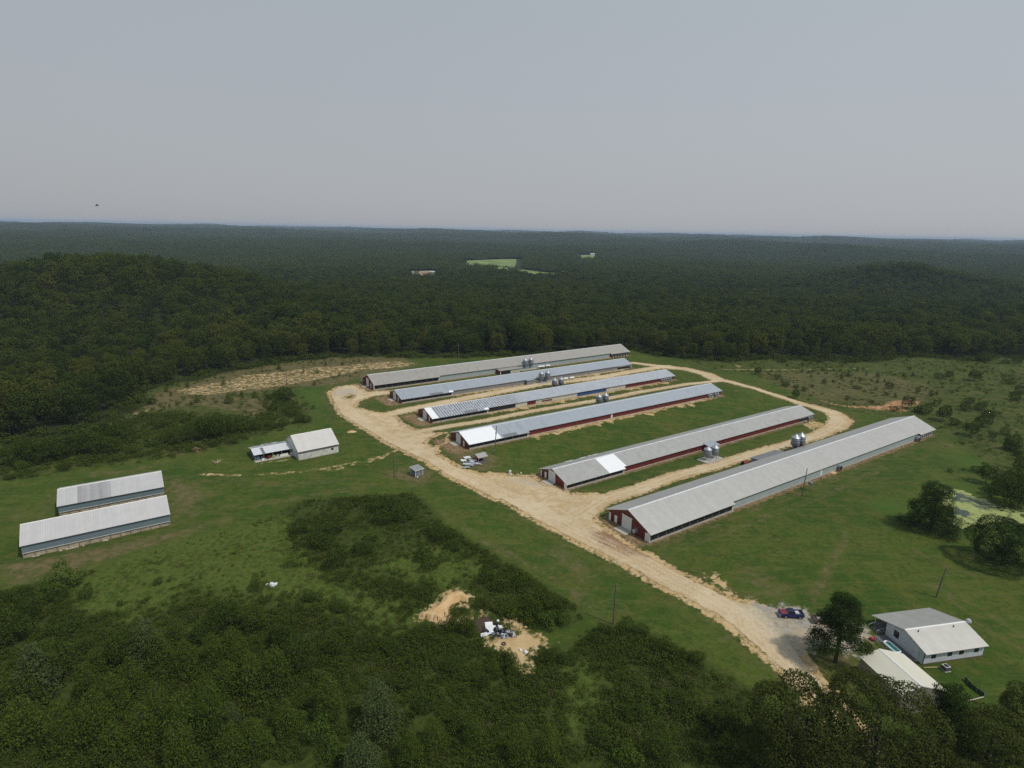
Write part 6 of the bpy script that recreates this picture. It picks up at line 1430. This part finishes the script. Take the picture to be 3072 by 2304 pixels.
for i in vis:
    p = Vector((tx[i], ty[i], float(hz(tx[i], ty[i])))); s = hfac[i]
    key = "wood_%d" % (i % 5)
    ph = ("huge" if s > 1.1 else "large" if s > .95 else "tall" if s > .8 else "low" if s > .62 else "small") + (" green", " green", " dark", " green", " olive")[i % 5] + " tree " + ("on the woods' very edge" if w[i] > -7 else "just inside the woods" if w[i] > -15 else "in the woods' third row" if w[i] > -24 else "deep in the woods")
    plant(key, p, s * .95, fr_.random() * 6.28, "woodland_tree", auto_label(ph, p), "tree", "trees along the edge of the woods", s * fr_.uniform(.85, 1.08))
rest = np.setdiff1d(np.arange(len(tx)), vis)
hp = [G(1490 + 205 * q + fr_.normal(0, 2), 803 + 17 * q + fr_.normal(0, 1.2)) for q in np.linspace(0, 1, 70)]
n0 = len(tx); tx = np.r_[tx, [p.x for p in hp]]; ty = np.r_[ty, [p.y for p in hp]]; hfac = np.r_[hfac, fr_.uniform(.3, .5, 70)]; rest = np.r_[rest, np.arange(n0, n0 + 70)]
def proto_obj(name, kind, seed, H, Rr, size, dens, leafm, lobes_n, coll, r0=.2):
    q, tr = tree_parts(kind, seed, H, Rr, size, dens, lobes_n, r0)
    V = np.vstack([q[0], tr[0]]); F_ = np.vstack([q[1], tr[1] + len(q[0])])
    me_ = np_mesh(name, V, F_, [leafm, BARK], np.r_[np.zeros(len(q[1])), np.ones(len(tr[1]))])
    o = bpy.data.objects.new(name, me_); coll.objects.link(o); return o
def scatter(name, label, cat, x, y, z, sc, rz, ix, coll):
    me_ = bpy.data.meshes.new(name); me_.vertices.add(len(x)); me_.vertices.foreach_set("co", np.column_stack([x, y, z]).astype(np.float32).ravel())
    a = me_.attributes.new("sc", 'FLOAT_VECTOR', 'POINT'); a.data.foreach_set("vector", np.asarray(sc, np.float32).ravel())
    a = me_.attributes.new("rz", 'FLOAT_VECTOR', 'POINT'); a.data.foreach_set("vector", np.column_stack([rz * 0, rz * 0, rz]).astype(np.float32).ravel())
    a = me_.attributes.new("ix", 'INT', 'POINT'); a.data.foreach_set("value", np.asarray(ix, np.int32))
    o = bpy.data.objects.new(name, me_); COL.objects.link(o); tag(o, label, cat, kind='stuff')
    ng = bpy.data.node_groups.new(name + "_nodes", 'GeometryNodeTree')
    ng.interface.new_socket("Geometry", in_out='INPUT', socket_type='NodeSocketGeometry'); ng.interface.new_socket("Geometry", in_out='OUTPUT', socket_type='NodeSocketGeometry')
    N = ng.nodes; L_ = ng.links
    gi = N.new("NodeGroupInput"); go = N.new("NodeGroupOutput"); iop = N.new("GeometryNodeInstanceOnPoints"); ci = N.new("GeometryNodeCollectionInfo")
    ci.inputs["Collection"].default_value = coll; ci.inputs["Separate Children"].default_value = True; ci.inputs["Reset Children"].default_value = True
    def na(nm, tp):
        n_ = N.new("GeometryNodeInputNamedAttribute"); n_.data_type = tp; n_.inputs["Name"].default_value = nm
        return [s for s in n_.outputs if s.name == "Attribute" and s.enabled][0]
    L_.new(gi.outputs[0], iop.inputs["Points"]); L_.new(ci.outputs[0], iop.inputs["Instance"]); iop.inputs["Pick Instance"].default_value = True
    L_.new(na("ix", 'INT'), iop.inputs["Instance Index"]); L_.new(na("rz", 'FLOAT_VECTOR'), iop.inputs["Rotation"]); L_.new(na("sc", 'FLOAT_VECTOR'), iop.inputs["Scale"])
    L_.new(iop.outputs[0], go.inputs[0])
    md = o.modifiers.new("scatter", 'NODES'); md.node_group = ng
    return o
cw = bpy.data.collections.new("woodland_kinds")
for k_ in range(9): proto_obj("forest_tree_%d" % k_, 'cone' if k_ == 8 else 'oak', 140 + k_, 15, 4.4 if k_ == 8 else (5.8, 6.2, 5.2)[k_ % 3], .85, 1.25, (LEAF_F, LEAF_F, LEAF_FD, LEAF_F, LEAF_F, LEAF_FD, LEAF_FY, LEAF_F, LEAF_FD)[k_], 15, cw)
r_ = rest; n = len(r_); sc = hfac[r_] * .93
scatter("forest", "deep broadleaf forest covering the hills behind the farm", "forest", tx[r_], ty[r_], hz(tx[r_], ty[r_]), np.column_stack([sc, sc, sc * fr_.uniform(.88, 1.1, n)]), fr_.random(n) * 6.28, fr_.choice(9, n, p=[.15, .15, .11, .15, .14, .10, .06, .10, .04]), cw)
# far canopy: groves of crowns
def grove(name, size, ncrown, Rc, leaf, seed, coll):
    r = np.random.default_rng(seed); L = []
    st = size / math.sqrt(ncrown); xs = np.arange(-size / 2, size / 2, st)
    for a in xs:
        for b_ in xs:
            s = Rc * r.uniform(.75, 1.25); L.append(((a + st / 2 + r.normal(0, st * .22), b_ + st / 2 + r.normal(0, st * .22), 8.0 + r.normal(0, 2.4)), (s, s, s * .95)))
    q = leaf_quads(L, leaf, .85, r, (.6, 1), .6, 0, (.85, 1.1), .15)
    # closed understorey so that the ground stays dark below
    V = np.vstack([q[0], [(-size / 2, -size / 2, 5), (size / 2, -size / 2, 5), (size / 2, size / 2, 5), (-size / 2, size / 2, 5)]])
    F_ = np.vstack([q[1], [np.arange(4) + len(q[0])]])
    o = bpy.data.objects.new(name, np_mesh(name, V, F_, [LEAF_F])); coll.objects.link(o)
cg = bpy.data.collections.new("grove_kinds")
for k_ in range(5): grove("grove_%d" % k_, 44, 25, 4.9, 1.7, 200 + k_, cg)
gx1, gy1 = jitter(-3600, 3600, 300, 4200, 38, fr_, .2); dd = np.hypot(gx1, gy1); k = in_view(gx1, gy1) & (dd > 1170) & (dd < 4000) & clear_of(gx1, gy1, 26)
gx1, gy1 = gx1[k], gy1[k]
gx2, gy2 = jitter(-11500, 11500, 1000, 14500, 110, fr_, .2); dd = np.hypot(gx2, gy2); k = in_view(gx2, gy2) & (dd > 3900) & (dd < 14300)
gx2, gy2 = gx2[k], gy2[k]
ax, ay = np.r_[gx1, gx2], np.r_[gy1, gy2]; s_ = np.r_[np.ones(len(gx1)), np.full(len(gx2), 2.9)] * fr_.uniform(.95, 1.1, len(ax))
zs = np.r_[fr_.uniform(.9, 1.25, len(gx1)), fr_.uniform(1.1, 1.5, len(gx2))]
scatter("far_forest", "hazy far off forest rolling to the horizon", "forest", ax, ay, hz(ax, ay) - .5, np.column_stack([s_, s_, zs]), fr_.integers(0, 4, len(ax)) * (math.pi / 2) + fr_.normal(0, .1, len(ax)), fr_.integers(0, 5, len(ax)), cg)
# low growth: brambles and weeds in the brush, tufts in the pasture
cb = bpy.data.collections.new("low_growth_kinds")
def clump(name, H, Rr, size, nl, m, seed, coll, dens=.8):
    r = np.random.default_rng(seed); q = leaf_quads(bush_lobes(H, Rr, r, nl), size, dens, r, rnd=1.0, depth=(.4, 1.15), under=.2)
    o = bpy.data.objects.new(name, np_mesh(name, q[0], q[1], m)); coll.objects.link(o)
for k_ in range(3): clump("a_bramble_%d" % k_, 1.0, 1.05, .26, 5, LEAF_S, 300 + k_, cb)
for k_ in range(2): clump("b_weed_%d" % k_, .45, .95, .18, 6, LEAF_L, 310 + k_, cb, .6)
for k_ in range(2): clump("c_dry_%d" % k_, .55, .9, .20, 4, LEAF_D, 320 + k_, cb, .45)
bx_, by_ = jitter(-105, 82, 60, 175, .98, fr_); s0 = sdpoly(bx_, by_, SCRUB)
bare = np.minimum(np.minimum(sdpoly(bx_, by_, MOUND, 30), sdpoly(bx_, by_, HOLE, 30)), np.minimum(sdpoly(bx_, by_, SANDY[3], 30), sdpoly(bx_, by_, SANDY[5], 30)))
wd = np.maximum(fm(bx_, by_, WEEDY, 1.0, 8), fm(bx_, by_, [W2([(820, 1550), (900, 1500), (1240, 1478), (1340, 1575), (1300, 1660), (1200, 1720), (1100, 1800), (960, 1800), (900, 1660)])], .5, 8)); gap = vnoise(bx_, by_, 6, 31) * .6 + vnoise(bx_, by_, 2.2, 32) * .4
k = (s0 < -.3) & (bare > .4) & (gap > .275) & (fr_.random(len(gap)) > .5 * wd) & in_view(bx_, by_, 50)
bx_, by_, wd, gap, s0 = bx_[k], by_[k], wd[k], gap[k], s0[k]; n = len(bx_)
big = vnoise(bx_, by_, 9, 33) * .6 + vnoise(bx_, by_, 3, 34) * .4; weedy = fr_.random(n) < np.maximum(wd * .95, np.clip((vnoise(bx_, by_, 12, 35) - .5) * 2.4, .18, .8))
ix = np.where(weedy, np.where(fr_.random(n) < .6, 3 + fr_.integers(0, 2, n), 5 + fr_.integers(0, 2, n)), fr_.integers(0, 3, n))
sc = (.55 + .95 * big) * fr_.uniform(.8, 1.2, n) * np.clip(.45 - s0 * .22, .45, 1) * (1 - .35 * wd)
scatter("undergrowth", "tangle of brambles and tall weeds filling the brush", "undergrowth", bx_, by_, hz(bx_, by_) - .08, np.column_stack([sc, sc, sc * fr_.uniform(.8, 1.35, n)]), fr_.random(n) * 6.28, ix, cb)
bx_, by_ = jitter(-260, 380, 110, 460, 2.0, fr_)
rr = fm(bx_, by_, ROUGH, 1.0, 6); sand = fm(bx_, by_, SANDY[:3] + RED + [SANDY[13]], 1.0, 3); lush_ = sdpoly(bx_, by_, WOODS)
hol = W2(cL([(0, 860), (-100, 600), (400, 600), (700, 520), (1000, 430), (1300, 430), (1600, 450), (1760, 380), (1760, 300), (1960, 300), (2090, 470), (1900, 520), (1640, 600), (1300, 690), (900, 740), (500, 800)]))
dense = np.clip(.5 - sdpoly(bx_, by_, hol, 30) / 6, 0, 1)
pr_ = rr * (1 - sand) * np.clip(.34 + 1.3 * (vnoise(bx_, by_, 14, 41) - .40) + dense * .75, 0.10, 1)
k = (fr_.random(len(bx_)) < pr_) & (lush_ > -2) & in_view(bx_, by_) & (sdpoly(bx_, by_, POND, 20) > 1) & (road_sd(bx_, by_) > 2)
bx_, by_, dense = bx_[k], by_[k], dense[k]; n = len(bx_)
ix = np.where(fr_.random(n) < .35 + .5 * dense, fr_.integers(0, 3, n), np.where(fr_.random(n) < .45, 3 + fr_.integers(0, 2, n), 5 + fr_.integers(0, 2, n)))
sc = fr_.uniform(.45, 1.25, n) * (1 + .7 * dense)
scatter("pasture_weeds", "scattered weeds and low brush in the rough pasture", "weeds", bx_, by_, hz(bx_, by_) - .08, np.column_stack([sc, sc, sc * fr_.uniform(.7, 1.2, n)]), fr_.random(n) * 6.28, ix, cb)
# ragged tufts where the turf meets the road and the walls
bx_, by_ = jitter(-110, 175, 58, 380, .8, fr_); rs_ = road_sd(bx_, by_); pk = sdpoly(bx_, by_, PARK, 10)
wl_ = np.full(bx_.shape, 9.0)
for k_, (X, Y, Z, yw, L) in BARNS.items():
    c_, s_ = math.cos(R(yw)), math.sin(R(yw)); lx = (bx_ - X) * c_ + (by_ - Y) * s_; ly = -(bx_ - X) * s_ + (by_ - Y) * c_
    wl_ = np.minimum(wl_, np.where(lx > 27, np.abs(np.maximum(np.maximum(-lx, lx - L), np.abs(ly) - BW[k_] - .6)), 9))
pz = np.where((rs_ > -.5) & (rs_ < 1.3), .55, 0) + np.where(wl_ < .5, .35, 0) + np.where(rs_ > 1.3, .012, 0)
k = (fr_.random(len(bx_)) < pz * (vnoise(bx_, by_, 5, 61) * 1.6)) & in_view(bx_, by_) & (pk > 0) & (sdpoly(bx_, by_, SCRUB, 10) > .5) & (sdpoly(bx_, by_, WOODS) > 2) & (sdpoly(bx_, by_, POND, 6) > 1)
bx_, by_ = bx_[k], by_[k]; n = len(bx_); sc = fr_.uniform(.22, .62, n)
scatter("grass_tufts", "ragged grass tufts along the road edges and barn walls", "grass", bx_, by_, hz(bx_, by_) - .03, np.column_stack([sc, sc, sc * fr_.uniform(.5, 1.0, n)]), fr_.random(n) * 6.28, np.where(fr_.random(n) < .6, 3 + fr_.integers(0, 2, n), 5 + fr_.integers(0, 2, n)), cb)
# shaggy fringe under the edge of the woods
ex_, ey_ = jitter(-330, 480, 150, 520, 3.0, fr_); w = sdpoly(ex_, ey_, WOODS); k = (w < 2.5) & (w > -7) & in_view(ex_, ey_) & (fr_.random(len(w)) < .75); ex_, ey_ = ex_[k], ey_[k]; n = len(ex_)
sc = fr_.uniform(1.4, 3.4, n)
scatter("woodland_fringe", "shrubby undergrowth along the foot of the woods", "undergrowth", ex_, ey_, hz(ex_, ey_) - .1, np.column_stack([sc, sc, sc * fr_.uniform(.8, 1.2, n)]), fr_.random(n) * 6.28, np.where(fr_.random(n) < .7, fr_.integers(0, 3, n), 3), cb)

# ------------------------------------------------------------------ air
def volume_box(name, x0, x1, y0, y1, z0, z1, col, dens):
    o = MB().box(x0, x1, y0, y1, z0, z1).build(name, [], None)
    m = bpy.data.materials.new(name); m.use_nodes = True; nt = m.node_tree; nt.nodes.clear()
    out = nt.nodes.new("ShaderNodeOutputMaterial"); pv = nt.nodes.new("ShaderNodeVolumePrincipled")
    pv.inputs["Color"].default_value = (*col, 1); pv.inputs["Density"].default_value = dens; pv.inputs["Density Attribute"].default_value = ""; pv.inputs["Anisotropy"].default_value = 0.0
    nt.links.new(pv.outputs[0], out.inputs["Volume"]); m.cycles.homogeneous_volume = True
    o.data.materials.append(m); return o
p = G(886, 697); rs = np.random.default_rng(5)
b = MB(); pts = []; rad = []
for k in range(9): pts.append((p.x + 26 * (k / 8) ** 1.5 + rs.normal(0, 2), p.y, p.z + 4 + 30 * k / 8)); rad.append(5 + 14 * (k / 8) + rs.normal(0, 1))
b.tube(pts, rad, 12); smk = b.build("smoke", [], None)
m = bpy.data.materials.new("smoke"); m.use_nodes = True; nt = m.node_tree; nt.nodes.clear(); out = nt.nodes.new("ShaderNodeOutputMaterial"); pv = nt.nodes.new("ShaderNodeVolumePrincipled")
pv.inputs["Color"].default_value = (.97, .98, 1.0, 1); pv.inputs["Density"].default_value = .02; pv.inputs["Density Attribute"].default_value = ""; nt.links.new(pv.outputs[0], out.inputs["Volume"]); m.cycles.homogeneous_volume = True
smk.data.materials.append(m); tag(smk, "thin pale wisp of smoke rising from the far woods", "smoke", kind='stuff')
zmin = float(GZ.min()) - 1.0
hzbox = volume_box("haze", -15600, 15600, -400, 15900, zmin, 95.0, (.55, .70, .92), 8.5e-5)
tag(hzbox, "thin bluish summer haze over the whole valley", "haze", kind='stuff')
